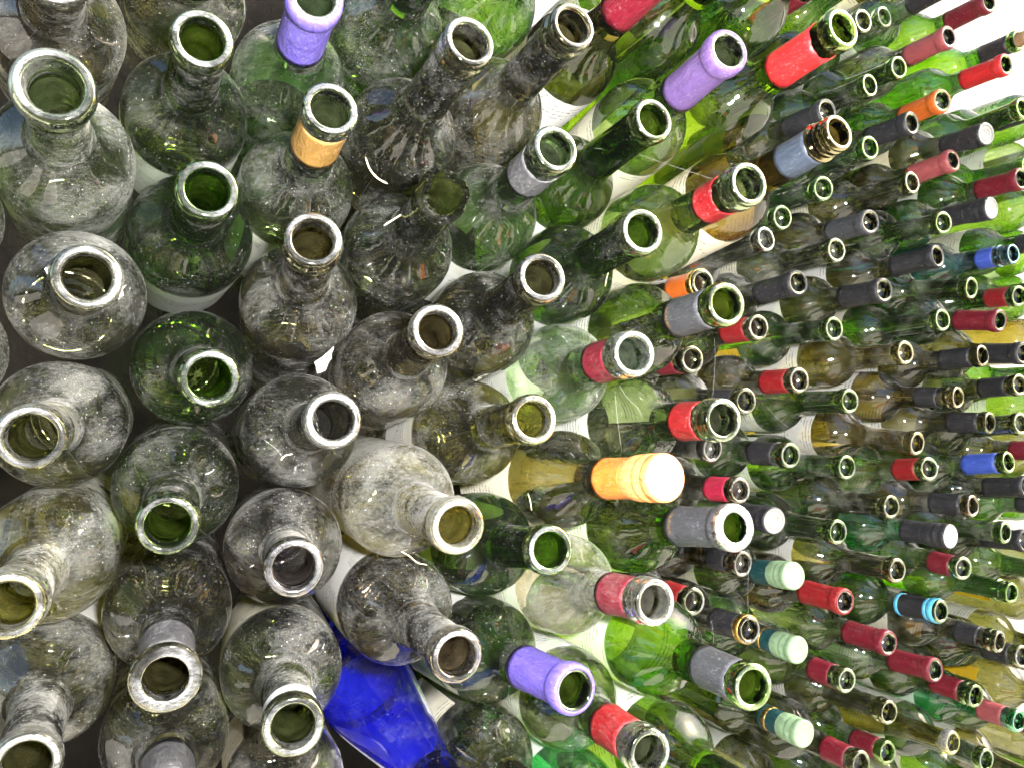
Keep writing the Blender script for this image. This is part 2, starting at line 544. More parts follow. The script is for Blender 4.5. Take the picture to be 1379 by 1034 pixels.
def paper_mesh(kind, s0, s1, a0, span, lift_off=0.0):
    H = H_OF[kind]
    R0 = BODY[kind][-1][0]
    R = R0 + 0.4 + lift_off
    vs, fs = [], []
    na, ns = 44, (3 if kind == 'claret' else 14)
    rnd = random.Random(int(a0 * 100))
    for j in range(ns + 1):
        for i in range(na + 1):
            a = a0 + span * (i / na - 0.5)
            edge = rnd.uniform(-0.5, 0.5) if j in (0, ns) else 0
            s = s0 + (s1 - s0) * j / ns + edge
            lift = 0.5 if i in (0, na) else 0.0
            lift -= R0 - float(np.interp(s, [p[1] for p in BODY[kind]], [p[0] for p in BODY[kind]]))
            vs.append(((R + lift) * math.cos(a) / 1000, (R + lift) * math.sin(a) / 1000, (H - s) / 1000))
    for j in range(ns):
        for i in range(na):
            q = j * (na + 1) + i
            fs.append((q, q + na + 1, q + na + 2, q + 1))
    me = bpy.data.meshes.new('label')
    me.from_pydata(vs, [], fs)
    me.polygons.foreach_set('use_smooth', [True] * len(me.polygons))
    return set_mat(me, MAT_PAPER)

def text_mesh(txt, kind, s_line, size_mm, angle, off=0.75):
    """lettering wrapped round the neck: reads along the circumference"""
    cu = bpy.data.curves.new('lettering', 'FONT')
    cu.body = txt
    cu.size = size_mm
    cu.align_x = 'CENTER'
    cu.resolution_u = 2
    ob = bpy.data.objects.new('lettering_tmp', cu)
    col.objects.link(ob)
    dg = bpy.context.evaluated_depsgraph_get()
    src = ob.evaluated_get(dg).to_mesh()
    vs = [v.co.copy() for v in src.vertices]
    fs = [tuple(p.vertices) for p in src.polygons]
    ob.evaluated_get(dg).to_mesh_clear()
    bpy.data.objects.remove(ob)
    bpy.data.curves.remove(cu)
    H = H_OF[kind]
    out = []
    for v in vs:
        s = s_line - v.y
        r = neck_r(kind, s) + off
        a = angle + v.x / r
        out.append((r * math.cos(a) / 1000, r * math.sin(a) / 1000, (H - s) / 1000))
    me = bpy.data.meshes.new('lettering')
    me.from_pydata(out, [], fs)
    return set_mat(me, MAT_PRINT)

# ------------------------------------------------------------------ setting
def box(name, x0, x1, y0, y1, z0, z1, mat):
    vs = [(x, y, z) for x in (x0, x1) for y in (y0, y1) for z in (z0, z1)]
    fs = [(0, 1, 3, 2), (4, 6, 7, 5), (0, 4, 5, 1), (2, 3, 7, 6), (0, 2, 6, 4), (1, 5, 7, 3)]
    me = bpy.data.meshes.new(name)
    me.from_pydata(vs, [], fs)
    me.materials.append(mat)
    o = bpy.data.objects.new(name, me)
    col.objects.link(o)
    return o

ground = box('ground', -30, 30, -30, 30, -0.2, 0.0, MAT_GROUND)
ground['kind'] = 'structure'
wall = box('wall', -1.0, 12.0, 2.6, 2.8, 0.0, 4.5, MAT_BOUNCE_WALL)  # added white wall, bounces sunlight back through the bottles
wall['kind'] = 'structure'
backing = box('added_dark_backing', -1.2, 0.47, 1.13, 1.25, 0.0, 2.2, MAT_DARK)  # added behind the left bottles to keep their gaps dark
backing['kind'] = 'structure'

# ------------------------------------------------------------------ bottles
TINT = {
    'olive': (0.22, 0.23, 0.045), 'brown': (0.24, 0.19, 0.07), 'green': (0.14, 0.31, 0.012), 'bright': (0.20, 0.42, 0.008),
    'pale': (0.60, 0.50, 0.07), 'clear': (0.66, 0.70, 0.52), 'sage': (0.33, 0.46, 0.16), 'smoke': (0.29, 0.28, 0.20),
    'amber': (0.34, 0.29, 0.03), 'cobalt': (0.05, 0.08, 1.0), 'emerald': (0.07, 0.62, 0.20), 'teal': (0.05, 0.30, 0.42),
}
PAINT = {'red': (0.26, 0.009, 0.012), 'brightred': (0.6, 0.02, 0.022), 'darkred': (0.17, 0.008, 0.02), 'dusky': (0.36, 0.08, 0.085), 'purple': (0.12, 0.085, 0.42), 'violet': (0.13, 0.075, 0.22), 'gold': (0.3, 0.165, 0.04), 'grey': (0.055, 0.057, 0.065), 'black': (0.022, 0.022, 0.026), 'slate': (0.05, 0.065, 0.095), 'orange': (0.72, 0.2, 0.03), 'rust': (0.6, 0.13, 0.015), 'blue': (0.05, 0.1, 0.48), 'white': (0.78, 0.78, 0.76), 'palegreen': (0.42, 0.6, 0.3), 'teal': (0.006, 0.05, 0.055), 'pink': (0.42, 0.015, 0.05), 'silver': (0.8, 0.8, 0.82), 'green': (0.25, 0.38, 0.22), 'ash': (0.34, 0.33, 0.31), 'cream': (0.78, 0.74, 0.62), 'yellow': (0.85, 0.55, 0.03), 'skyblue': (0.12, 0.55, 0.85), 'frost': (0.075, 0.075, 0.08)}
BOTTLES = [
    ('near', (-32.4, 386.2, 994.5), (0.0415, -0.9986, -0.032), 'sage', 0.62, 'wide', None, None, 'claret', 'large pale dusty bottle with wide collar mouth at upper left'),
    ('near', (28.9, 411.0, 1037.1), (0.0139, -0.9993, -0.0344), 'green', 0.33, 'band', None, 'white', 'claret', 'dark green bare bottle second column, nearest the top edge'),
    ('near', (31.4, 414.9, 963.8), (0.0077, -0.9997, -0.0234), 'green', 0.28, 'band', None, 'white', 'claret', 'glossy dark green bare bottle with white label showing at its foot'),
    ('near', (-20.2, 404.1, 916.0), (0.0938, -0.9932, -0.0688), 'olive', 0.6, 'torn', None, None, 'claret', 'grey dusty bottle facing camera with torn foil scraps under its lip'),
    ('near', (33.1, 429.0, 871.8), (0.0075, -0.9943, -0.1067), 'green', 0.34, 'band', None, None, 'claret', 'green bare bottle facing the camera, left of the torn paper scrap'),
    ('near', (-43.4, 417.5, 844.6), (-0.0165, -0.9987, -0.0474), 'olive', 0.55, 'collar', None, None, 'claret', 'dusty olive bottle at left whose neck points left, long ribbed collar'),
    ('near', (13.3, 424.0, 800.6), (-0.0724, -0.9939, -0.0831), 'green', 0.36, 'collar', None, None, 'claret', 'dusty green bottle whose mouth hangs over the bottle below it'),
    ('near', (-50.5, 407.0, 772.8), (-0.0372, -0.999, -0.0238), 'pale', 0.6, 'collar', None, None, 'claret', 'pale dusty brown bottle with mouth cut by left frame edge'),
    ('near', (12.2, 422.3, 728.0), (-0.0434, -0.9969, -0.0656), 'olive', 0.36, 'flange', ('sleeve', 'frost', 52), None, 'claret', 'olive bottle with flat flanged lip and clear worn neck sleeve'),
    ('near', (-45.7, 429.5, 696.4), (0.0234, -0.9994, -0.0264), 'olive', 0.58, 'band', None, 'white', 'claret', 'chalky dusty bottle in the bottom left corner, mouth cut off'),
    ('near', (71.5, 415.2, 776.2), (-0.1151, -0.9918, 0.0562), 'smoke', 0.52, 'band', None, None, 'claret', 'smoky grey dusty bottle above the olive one with white foil scrap'),
    ('near', (68.7, 405.2, 701.4), (-0.1119, -0.9923, 0.0539), 'olive', 0.44, 'band', ('sleeve', 'white', 26), 'cream', 'claret', 'olive bottle with torn white foil scrap round its neck, beside cobalt bottle'),
    ('near', (155.7, 408.5, 721.8), (-0.027, -0.9996, -0.0058), 'brown', 0.5, 'band', None, 'white', 'claret', 'brown dusty bottle lying over the cobalt blue bottle'),
    ('near', (150.0, 389.2, 793.9), (-0.0357, -0.999, -0.0268), 'pale', 0.74, 'band', None, None, 'claret', 'chalk white dusty bottle with amber showing in its mouth'),
    ('near', (91.5, 413.4, 849.9), (-0.0339, -0.998, 0.0539), 'smoke', 0.52, 'band', None, None, 'claret', 'smoky dusty bottle just below the torn paper scrap'),
    ('near', (80.6, 405.4, 941.1), (-0.1156, -0.9848, 0.13), 'olive', 0.5, 'collar', None, None, 'claret', 'dusty grey bottle directly below the gold sleeved bottle'),
    ('near', (147.0, 407.2, 897.1), (-0.0855, -0.9919, 0.0938), 'brown', 0.5, 'band', None, None, 'claret', 'brownish dusty bottle directly below the broken necked bottle'),
    ('near', (152.8, 398.7, 974.3), (-0.0527, -0.9949, 0.0863), 'olive', 0.36, 'broken', None, None, 'claret', 'dusty olive green bottle with broken jagged neck'),
    ('near', (92.6, 416.4, 1013.9), (-0.0233, -0.9956, 0.0905), 'sage', 0.46, 'band', ('cut', 'gold', 50), 'white', 'claret', 'dusty green bottle with gold neck sleeve'),
    ('near', (86.0, 421.8, 1075.5), (-0.0531, -0.9983, -0.0248), 'sage', 0.48, 'band', ('full', 'purple', 62), 'white', 'claret', 'dusty green bottle with lilac capsule at the top edge'),
    ('near', (164.6, 396.7, 1054.8), (0.022, -0.9936, 0.1105), 'brown', 0.45, 'collar', None, None, 'claret', 'dusty brown long necked bottle right of the gold sleeved bottle'),
    ('near', (236.1, 408.0, 1082.4), (0.009, -0.9967, 0.0804), 'brown', 0.5, 'collar', None, None, 'claret', 'dusty brown long necked bottle near top, just left of dark red capsule'),
    ('near', (227.1, 417.0, 1009.6), (-0.0478, -0.9942, 0.0959), 'sage', 0.46, 'band', ('cut', 'frost', 46), 'white', 'claret', 'dusty green bottle with torn clear grey neck wrap'),
    ('near', (304.9, 425.9, 1041.3), (-0.0058, -0.9967, 0.0807), 'green', 0.1, 'band', None, 'white', 'claret', 'clean dark green long necked bottle just below the violet capsule'),
    ('near', (353.3, 408.4, 1088.1), (-0.087, -0.9934, 0.074), 'sage', 0.26, 'band', ('full', 'violet', 62), 'cream', 'claret', 'hazy green bottle with matt violet capsule'),
    ('near', (445.8, 397.0, 1116.0), (0.0094, -0.9964, 0.0845), 'bright', 0.07, 'band', ('cut', 'brightred', 62), None, 'claret', 'clean bright green bottle with vivid red lettered capsule at top'),
    ('near', (453.0, 410.4, 1047.9), (0.0309, -0.9894, 0.1416), 'amber', 0.08, 'thread', ('cut', 'slate', 50), 'cream', 'claret', 'amber olive screw thread bottle with slate blue sleeve'),
    ('near', (363.2, 403.6, 999.4), (-0.0586, -0.9972, 0.0463), 'sage', 0.26, 'collar', ('cut', 'red', 46), 'cream', 'claret', 'hazy green bottle with red sleeve, just below slate sleeved bottle'),
    ('near', (285.8, 413.9, 963.9), (-0.0814, -0.9953, 0.053), 'green', 0.2, 'band', None, 'white', 'claret', 'bright green bare bottle left of the red sleeved bottle'),
    ('near', (212.7, 410.1, 930.2), (-0.1043, -0.9886, 0.1087), 'brown', 0.4, 'band', None, None, 'claret', 'dark brown dusty bottle with bare rim, upper middle of near stack'),
    ('near', (350.7, 414.6, 921.1), (-0.0835, -0.9959, 0.0352), 'bright', 0.22, 'band', ('cut', 'grey', 58), 'white', 'claret', 'bright green bottle with grey gold lettered sleeve'),
    ('near', (278.6, 416.1, 887.3), (-0.1036, -0.9938, 0.0395), 'clear', 0.56, 'collar', ('cut', 'darkred', 50), 'white', 'claret', 'frosty dusty bottle with wine red sleeve in the middle'),
    ('near', (208.6, 416.4, 848.2), (-0.056, -0.9957, 0.0732), 'pale', 0.48, 'band', None, 'white', 'claret', 'dusty yellow olive bare bottle left of the orange cap'),
    ('near', (353.3, 424.0, 845.1), (-0.0684, -0.9974, 0.0226), 'sage', 0.24, 'collar', ('cut', 'red', 48), 'white', 'claret', 'hazy green bottle with red sleeve, just above the orange cap'),
    ('near', (299.2, 416.5, 809.9), (0.0658, -0.9956, 0.0671), 'olive', 0.26, 'band', ('screw', 'orange', 62), 'cream', 'claret', 'dark olive bottle closed by a glaring orange and silver screw cap'),
    ('near', (352.1, 414.7, 775.2), (-0.0325, -0.9942, 0.1024), 'bright', 0.12, 'band', ('full', 'grey', 62), 'white', 'claret', 'green bottle with grey capsule and gleaming silver mouth ring'),
    ('near', (221.0, 422.8, 771.1), (-0.0521, -0.9929, 0.1065), 'green', 0.24, 'band', None, 'white', 'claret', 'green bare bottle left of the frosty wine red capsule'),
    ('near', (291.3, 418.5, 733.1), (-0.0134, -0.9964, 0.0835), 'clear', 0.7, 'collar', ('cut', 'darkred', 52), 'white', 'claret', 'frosted chalky bottle with scuffed wine red sleeve, lower middle'),
    ('near', (238.7, 429.0, 684.7), (0.0591, -0.9974, 0.0404), 'green', 0.3, 'band', ('full', 'purple', 62), 'white', 'claret', 'dark green bottle with bright lilac blue capsule, lower middle'),
    ('near', (285.7, 420.1, 641.7), (-0.0684, -0.997, 0.037), 'sage', 0.5, 'collar', ('cut', 'red', 56), 'white', 'claret', 'dusty bottle with scuffed red sleeve at the bottom edge'),
    ('near', (350.7, 400.1, 677.3), (-0.0707, -0.997, 0.0327), 'bright', 0.1, 'band', ('cut', 'grey', 52), 'white', 'claret', 'vivid green bottle with dusty grey sleeve at lower centre right'),
    ('near', (-32.7, 393.8, 1048.9), (0.0801, -0.9744, -0.2103), 'brown', 0.5, 'band', None, None, 'claret', 'dusty brown bottle in the top left corner, mouth out of frame'),
    ('near', (29.7, 417.6, 1090.5), (0.0211, -0.9743, -0.2241), 'olive', 0.38, 'band', None, None, 'claret', 'dark olive bottle at top edge, between lilac capsule and left corner'),
    ('near', (151.5, 403.1, 1111.1), (-0.0353, -0.9978, -0.0563), 'green', 0.5, 'band', None, None, 'claret', 'dusty green bottle at top edge, right of the lilac capsule'),
    ('near', (228.9, 404.3, 1139.3), (-0.0011, -0.9972, -0.0753), 'green', 0.48, 'band', None, 'white', 'claret', 'scuffed green bottle at top edge, above the long brown necks'),
    ('near', (321.1, 423.9, 1148.2), (0.092, -0.9866, 0.1347), 'olive', 0.1, 'band', ('cut', 'darkred', 60), 'white', 'claret', 'olive bottle with dark red capsule cut by the top edge'),
    ('near', (383.4, 403.9, 1172.2), (0.0415, -0.9964, 0.0744), 'bright', 0.06, 'band', None, None, 'claret', 'vivid green bottle at top edge, above the violet capsule'),
    ('near', (-84.2, 424.1, 953.2), (0.1861, -0.9743, -0.1266), 'smoke', 0.6, 'band', None, None, 'claret', 'dusty grey bottle cut by the left edge, upper of two'),
    ('near', (-82.5, 424.4, 893.9), (0.1797, -0.9837, 0.0101), 'olive', 0.55, 'band', None, None, 'claret', 'dusty grey bottle cut by the left edge, lower of two'),
    ('near', (13.5, 423.7, 666.8), (-0.0166, -0.9983, 0.0564), 'brown', 0.4, 'band', ('sleeve', 'frost', 60), None, 'claret', 'brown bottle with grey sleeve at the bottom edge, below flanged lip'),
    ('near', (75.1, 414.2, 634.9), (-0.0828, -0.9887, 0.1251), 'smoke', 0.44, 'band', None, 'cream', 'claret', 'smoky bottle at the bottom edge, left of the cobalt bottle'),
    ('near', (221.7, 425.5, 613.1), (-0.0322, -0.9972, 0.0677), 'olive', 0.3, 'band', None, 'cream', 'claret', 'dark olive bottle at the bottom edge, right of the cobalt bottle'),
    ('near', (364.9, 399.4, 598.2), (-0.0197, -0.9989, 0.0436), 'bright', 0.1, 'band', None, 'white', 'claret', 'bright green bottle at the bottom edge, right of scuffed red sleeve'),
    ('near', (286.4, 421.1, 573.7), (-0.072, -0.9928, 0.0958), 'emerald', 0.18, 'band', None, 'white', 'claret', 'emerald green bottle peeking up at bottom edge under the red sleeve'),
    ('near', (478.5, 403.6, 1203.5), (0.0629, -0.995, 0.078), 'bright', 0.1, 'band', None, None, 'claret', 'green bottle at top edge, left of the vivid red lettered capsule'),
    ('near', (181.2, 420.1, 606.4), (0.1192, -0.9725, -0.2003), 'cobalt', 0.2, 'band', None, 'white', 'flute', 'cobalt blue slender bottle near the bottom'),
    ('far', (728.6, 676.7, 1198.1), (0.0, -1.0, 0.0), 'olive', 0.2, 'band', ('full', 'black', 60), 'cream', 'claret', 'olive bottle with black capsule, just below the vivid red lettered capsule'),
    ('far', (723.7, 681.6, 1107.9), (-0.102, -0.9923, -0.0706), 'green', 0.2, 'band', None, None, 'claret', 'dark green bare bottle, just below and right of the slate blue sleeve'),
    ('far', (677.2, 699.6, 1074.0), (-0.017, -0.999, -0.0416), 'green', 0.2, 'band', None, None, 'claret', 'dark green bare bottle, just below the slate blue sleeve'),
    ('far', (645.0, 692.6, 1044.9), (0.1045, -0.9923, 0.0669), 'smoke', 0.4, 'band', None, 'yellow', 'claret', 'dusty brown bare bottle'),
    ('far', (541.8, 677.0, 986.9), (0.0, -1.0, 0.0), 'olive', 0.2, 'band', ('ring', 'rust', 50), 'white', 'claret', 'bottle with rust orange capsule and gold ring'),
    ('far', (686.0, 687.9, 996.4), (0.0018, -0.999, 0.0442), 'olive', 0.2, 'band', ('full', 'black', 60), None, 'claret', 'olive bottle with charcoal capsule, below and left of the torn grey capsule'),
    ('far', (627.1, 689.3, 943.6), (0.0, -1.0, 0.0), 'olive', 0.2, 'band', ('cut', 'red', 52), None, 'claret', 'olive bottle with red sleeve'),
    ('far', (527.1, 679.1, 905.9), (0.0, -1.0, 0.0), 'olive', 0.2, 'band', ('cut', 'darkred', 52), 'cream', 'claret', 'bottle with dark red sleeve half hidden behind the hazy green bottle'),
    ('far', (750.6, 697.5, 946.4), (0.0, -1.0, 0.0), 'green', 0.2, 'band', None, 'yellow', 'claret', 'dark green bare bottle, just right of the red sleeve under the lettered grey one'),
    ('far', (673.2, 677.6, 884.3), (-0.0143, -0.9999, -0.0043), 'olive', 0.2, 'band', ('cut', 'red', 52), 'white', 'claret', 'olive bottle with red sleeve, above and right of the raspberry pink sleeve'),
    ('far', (603.5, 686.5, 861.8), (-0.0114, -0.9997, -0.0219), 'olive', 0.2, 'band', ('cut', 'black', 46), None, 'claret', 'dark olive bare bottle, just below the red sleeve under the lettered grey one'),
    ('far', (559.2, 690.5, 811.3), (0.0981, -0.9933, -0.0605), 'smoke', 0.4, 'band', None, None, 'claret', 'dusty dark bottle half hidden behind red sleeve'),
    ('far', (666.3, 687.8, 800.3), (-0.0033, -0.9998, -0.0212), 'green', 0.2, 'band', ('cut', 'black', 58), 'white', 'claret', 'green bottle with glossy black sleeve'),
    ('far', (596.9, 692.8, 764.7), (0.0258, -0.9992, 0.0298), 'brown', 0.3, 'band', ('cut', 'pink', 46), None, 'claret', 'dusty brown bottle with raspberry pink sleeve'),
    ('far', (647.4, 697.6, 727.4), (-0.1109, -0.9936, -0.0223), 'green', 0.2, 'band', ('screw', 'black', 60, 'ash'), 'white', 'claret', 'green bottle with dark cap and flat pale grey end'),
    ('far', (608.1, 704.6, 682.1), (0.0929, -0.9952, -0.0299), 'brown', 0.3, 'band', ('cut', 'black', 44), None, 'claret', 'dark brown bare bottle'),
    ('far', (755.9, 683.1, 860.4), (0.0, -1.0, 0.0), 'green', 0.2, 'band', None, 'white', 'claret', 'dark green bare bottle, just above and left of the amber olive bare rim'),
    ('far', (760.2, 694.8, 782.5), (0.0, -1.0, 0.0), 'green', 0.2, 'band', None, 'white', 'claret', 'dark green bare bottle, just left of the amber olive bare rim'),
    ('far', (833.9, 696.3, 731.3), (0.0101, -0.9999, 0.0074), 'olive', 0.2, 'band', None, None, 'claret', 'dark olive bare bottle, just below and left of the red sleeve left of blue capsule'),
    ('far', (730.1, 683.4, 710.3), (-0.0011, -1.0, 0.0003), 'green', 0.2, 'band', None, 'white', 'claret', 'dark green bare bottle, just above and right of the topmost pale green cap'),
    ('far', (813.2, 674.0, 659.8), (0.0, -1.0, 0.0), 'olive', 0.2, 'band', None, 'white', 'claret', 'dark olive bare bottle, just above and left of the sky blue banded capsule'),
    ('far', (976.0, 705.2, 863.8), (0.1195, -0.9923, -0.0332), 'amber', 0.2, 'collar', ('cut', 'black', 54), 'white', 'claret', 'amber olive bottle with charcoal sleeve'),
    ('far', (867.8, 683.5, 807.4), (0.0697, -0.9923, -0.1026), 'amber', 0.2, 'band', None, 'white', 'claret', 'amber olive bare bottle'),
    ('far', (887.9, 684.0, 775.6), (-0.0977, -0.9923, 0.0764), 'sage', 0.2, 'band', ('cut', 'red', 48), None, 'claret', 'green bottle with red sleeve'),
    ('far', (1033.9, 702.5, 829.5), (0.1198, -0.9926, -0.0212), 'amber', 0.2, 'band', ('cut', 'black', 54), 'white', 'claret', 'amber bottle with black sleeve'),
    ('far', (1084.4, 692.7, 879.8), (-0.1158, -0.9923, 0.0445), 'olive', 0.2, 'band', ('cut', 'black', 56), 'white', 'claret', 'olive bottle with black sleeve at the right edge'),
    ('far', (1048.4, 689.1, 777.0), (0.0686, -0.9923, 0.1033), 'green', 0.2, 'band', ('cut', 'blue', 58), 'yellow', 'claret', 'green bottle with royal blue capsule'),
    ('far', (987.3, 698.7, 722.2), (0.124, -0.9923, 0.0008), 'brown', 0.3, 'band', ('cut', 'black', 54), 'white', 'claret', 'dusty brown bottle with charcoal sleeve'),
    ('far', (907.3, 675.0, 692.2), (0.0633, -0.998, -0.0072), 'emerald', 0.2, 'band', ('screw', 'black', 56, 'silver'), None, 'claret', 'emerald bottle with black screw cap and white end'),
    ('far', (1047.4, 696.6, 683.2), (0.1066, -0.9943, 0.0058), 'green', 0.2, 'band', None, 'white', 'claret', 'dark green bare bottle, just right of the white ended screw cap'),
    ('far', (945.9, 686.0, 647.6), (-0.115, -0.9932, -0.0178), 'sage', 0.2, 'band', ('cut', 'darkred', 46), None, 'claret', 'green bottle with dark red sleeve, just below and right of the white ended screw cap'),
    ('far', (1059.2, 676.9, 828.0), (-0.0938, -0.9923, 0.0811), 'olive', 0.2, 'band', None, 'cream', 'claret', 'dark olive bare bottle, just above the royal blue capsule'),
    ('far', (1086.1, 695.1, 669.4), (-0.1056, -0.9923, 0.0651), 'olive', 0.2, 'band', ('full', 'black', 60), 'white', 'claret', 'olive bottle with charcoal sleeve, just above the bare screw threads'),
    ('far', (1108.0, 703.8, 740.4), (-0.0713, -0.9932, 0.0924), 'olive', 0.2, 'band', ('full', 'black', 60), 'yellow', 'claret', 'olive bottle with charcoal capsule, just below and right of the royal blue capsule'),
    ('far', (656.9, 680.6, 668.2), (-0.0769, -0.9923, 0.0973), 'green', 0.2, 'band', ('screw', 'palegreen', 44, 'palegreen'), 'cream', 'claret', 'bottle with pale green screw cap and teal sleeve'),
    ('far', (531.9, 694.2, 651.3), (0.0, -1.0, 0.0), 'olive', 0.2, 'band', ('cut', 'red', 48), 'cream', 'claret', 'bottle with bright red sleeve behind the frosted bottle'),
    ('far', (596.4, 683.5, 616.0), (0.0017, -0.9995, 0.0321), 'brown', 0.2, 'band', ('ring', 'black', 54), None, 'claret', 'brown bottle with charcoal capsule and gold ring'),
    ('far', (676.4, 697.7, 580.1), (0.0, -1.0, 0.0), 'green', 0.2, 'band', ('screw', 'palegreen', 44, 'palegreen'), None, 'claret', 'bottle with pale green screw cap and gold banded teal sleeve'),
    ('far', (680.5, 697.1, 486.2), (0.0, -1.0, 0.0), 'green', 0.2, 'band', ('screw', 'palegreen', 44, 'palegreen'), None, 'claret', 'bottle with lowest pale green screw cap'),
    ('far', (734.2, 681.0, 630.9), (0.0, -1.0, 0.0), 'brown', 0.2, 'band', ('full', 'red', 60), None, 'claret', 'brown bottle with crimson capsule'),
    ('far', (920.8, 700.6, 593.7), (0.0353, -0.9988, 0.0332), 'green', 0.2, 'band', ('bands', 'black', 58), None, 'claret', 'green bottle with sky blue banded black capsule'),
    ('far', (818.6, 695.0, 569.0), (0.0, -1.0, 0.0), 'sage', 0.2, 'band', ('full', 'darkred', 60), None, 'claret', 'green bottle with dark red capsule'),
    ('far', (899.5, 695.8, 525.0), (0.016, -0.9987, 0.0488), 'sage', 0.2, 'band', ('full', 'darkred', 60), None, 'claret', 'green bottle with dark red capsule, below the sky blue banded capsule'),
    ('far', (754.0, 700.2, 533.4), (0.0, -1.0, 0.0), 'sage', 0.2, 'band', ('cut', 'darkred', 50), None, 'claret', 'green bottle with dark red sleeve, below and right of the middle pale green cap'),
    ('far', (962.2, 687.7, 485.4), (-0.0119, -0.9997, -0.0223), 'green', 0.2, 'collar', ('cut', 'darkred', 58), 'white', 'claret', 'green bottle with dark red sleeve below its collar'),
    ('far', (819.4, 698.3, 486.1), (0.0, -1.0, 0.0), 'olive', 0.2, 'collar', None, 'white', 'claret', 'dark olive bare bottle, just below the dark red capsule below sky blue bands'),
    ('far', (935.1, 702.1, 427.2), (0.0387, -0.9985, 0.0396), 'pale', 0.06, 'band', None, 'cream', 'flute', 'yellow olive slender bare bottle'),
    ('far', (746.6, 677.3, 447.8), (0.0, -1.0, 0.0), 'olive', 0.2, 'band', ('cut', 'darkred', 50), None, 'claret', 'olive bottle with dark red sleeve'),
    ('far', (996.1, 701.2, 394.4), (-0.0135, -0.9999, 0.0093), 'green', 0.2, 'band', None, 'white', 'claret', 'dark green bare bottle, just below and right of the yellow olive slender neck'),
    ('far', (1039.1, 686.6, 606.7), (-0.0314, -0.9991, -0.0284), 'bright', 0.2, 'thread', None, None, 'claret', 'green screw thread bare bottle'),
    ('far', (1015.1, 689.3, 545.7), (0.1155, -0.9923, -0.0452), 'brown', 0.35, 'collar', ('cut', 'black', 54), 'cream', 'claret', 'brown bottle with charcoal sleeve'),
    ('far', (1043.9, 678.7, 525.4), (-0.1057, -0.9923, 0.0648), 'olive', 0.2, 'band', ('cut', 'black', 52), 'yellow', 'claret', 'olive bottle with charcoal sleeve, just above the dusky red sleeve in bottom right'),
    ('far', (1057.6, 696.3, 434.4), (-0.0024, -1.0, -0.0016), 'emerald', 0.2, 'band', ('cut', 'dusky', 52), 'white', 'claret', 'emerald bottle with dusky red sleeve'),
    ('far', (800.0, 683.3, 1075.6), (-0.0298, -0.9994, -0.0199), 'olive', 0.2, 'band', ('full', 'grey', 60), None, 'claret', 'olive bottle with torn grey capsule'),
    ('far', (900.3, 701.9, 1139.4), (0.0488, -0.9987, 0.0168), 'olive', 0.2, 'band', None, 'cream', 'claret', 'dark olive bare bottle, just below and left of the lower faded red capsule'),
    ('far', (742.8, 682.8, 1037.2), (0.0021, -1.0, -0.0021), 'olive', 0.3, 'band', None, 'cream', 'claret', 'olive bare bottle, just below and left of the torn grey capsule'),
    ('far', (943.0, 692.0, 1088.9), (-0.1052, -0.9923, -0.0657), 'green', 0.2, 'band', None, 'white', 'claret', 'dark green bare bottle, just left of the lower silver topped cap'),
    ('far', (1029.4, 686.8, 1114.1), (0.0393, -0.9985, -0.0392), 'green', 0.2, 'band', ('screw', 'black', 50, 'ash'), None, 'claret', 'green bottle with lower black silver topped screw cap'),
    ('far', (931.3, 693.6, 1045.0), (0.1108, -0.9923, 0.0557), 'olive', 0.2, 'band', ('full', 'black', 60), 'white', 'claret', 'olive bottle with black capsule, just below and left of the lower silver topped cap'),
    ('far', (1063.1, 680.3, 1054.4), (0.001, -0.9999, -0.0156), 'teal', 0.2, 'thread', ('cut', 'blue', 46), None, 'claret', 'teal blue bottle with blue sleeve and screw threads'),
    ('far', (815.3, 679.8, 993.0), (0.0, -1.0, 0.0), 'olive', 0.2, 'band', ('full', 'black', 60), 'white', 'claret', 'olive bottle with charcoal capsule, just below the torn grey capsule'),
    ('far', (1001.2, 697.9, 1008.0), (0.0835, -0.9923, -0.0918), 'green', 0.2, 'band', None, 'white', 'claret', 'dark green bare bottle, just above and left of the torn dark red foil'),
    ('far', (942.3, 698.1, 963.6), (-0.0022, -0.9999, 0.0122), 'green', 0.2, 'band', None, 'cream', 'claret', 'dark green bare bottle, just left of the torn dark red foil'),
    ('far', (1047.3, 692.1, 965.4), (0.0276, -0.9923, -0.1209), 'green', 0.2, 'band', ('full', 'darkred', 60), 'yellow', 'claret', 'bottle with dark red foil torn open at the mouth'),
    ('far', (1108.1, 703.5, 1002.9), (-0.1002, -0.9923, -0.0732), 'green', 0.2, 'band', ('cut', 'red', 46), None, 'claret', 'green bottle with red sleeve at right edge'),
    ('far', (849.4, 680.6, 918.3), (0.0, -1.0, 0.0), 'amber', 0.2, 'band', None, 'white', 'claret', 'dark amber bare bottle'),
    ('far', (1022.7, 701.2, 918.9), (0.0669, -0.9969, 0.041), 'olive', 0.2, 'band', ('cut', 'black', 56), 'white', 'claret', 'olive bottle with charcoal sleeve, just below and left of the torn dark red foil'),
    ('far', (1074.2, 679.4, 921.0), (-0.0968, -0.9923, -0.0775), 'olive', 0.2, 'band', ('full', 'black', 60), None, 'claret', 'olive bottle with charcoal capsule, just below and right of the torn dark red foil'),
    ('far', (1072.4, 704.9, 1412.3), (0.0, -1.0, 0.0), 'green', 0.2, 'band', ('full', 'darkred', 60), None, 'claret', 'green bottle with dark red capsule, just right of the dark red capsule at top right'),
    ('far', (970.7, 694.0, 1339.1), (0.0, -1.0, 0.0), 'smoke', 0.3, 'band', ('full', 'dusky', 60), 'yellow', 'claret', 'dusty bottle with faded pink capsule'),
    ('far', (1085.7, 693.4, 1321.7), (0.0251, -0.9994, -0.0241), 'bright', 0.2, 'band', ('full', 'brightred', 60), None, 'claret', 'bright green bottle with torn scarlet capsule'),
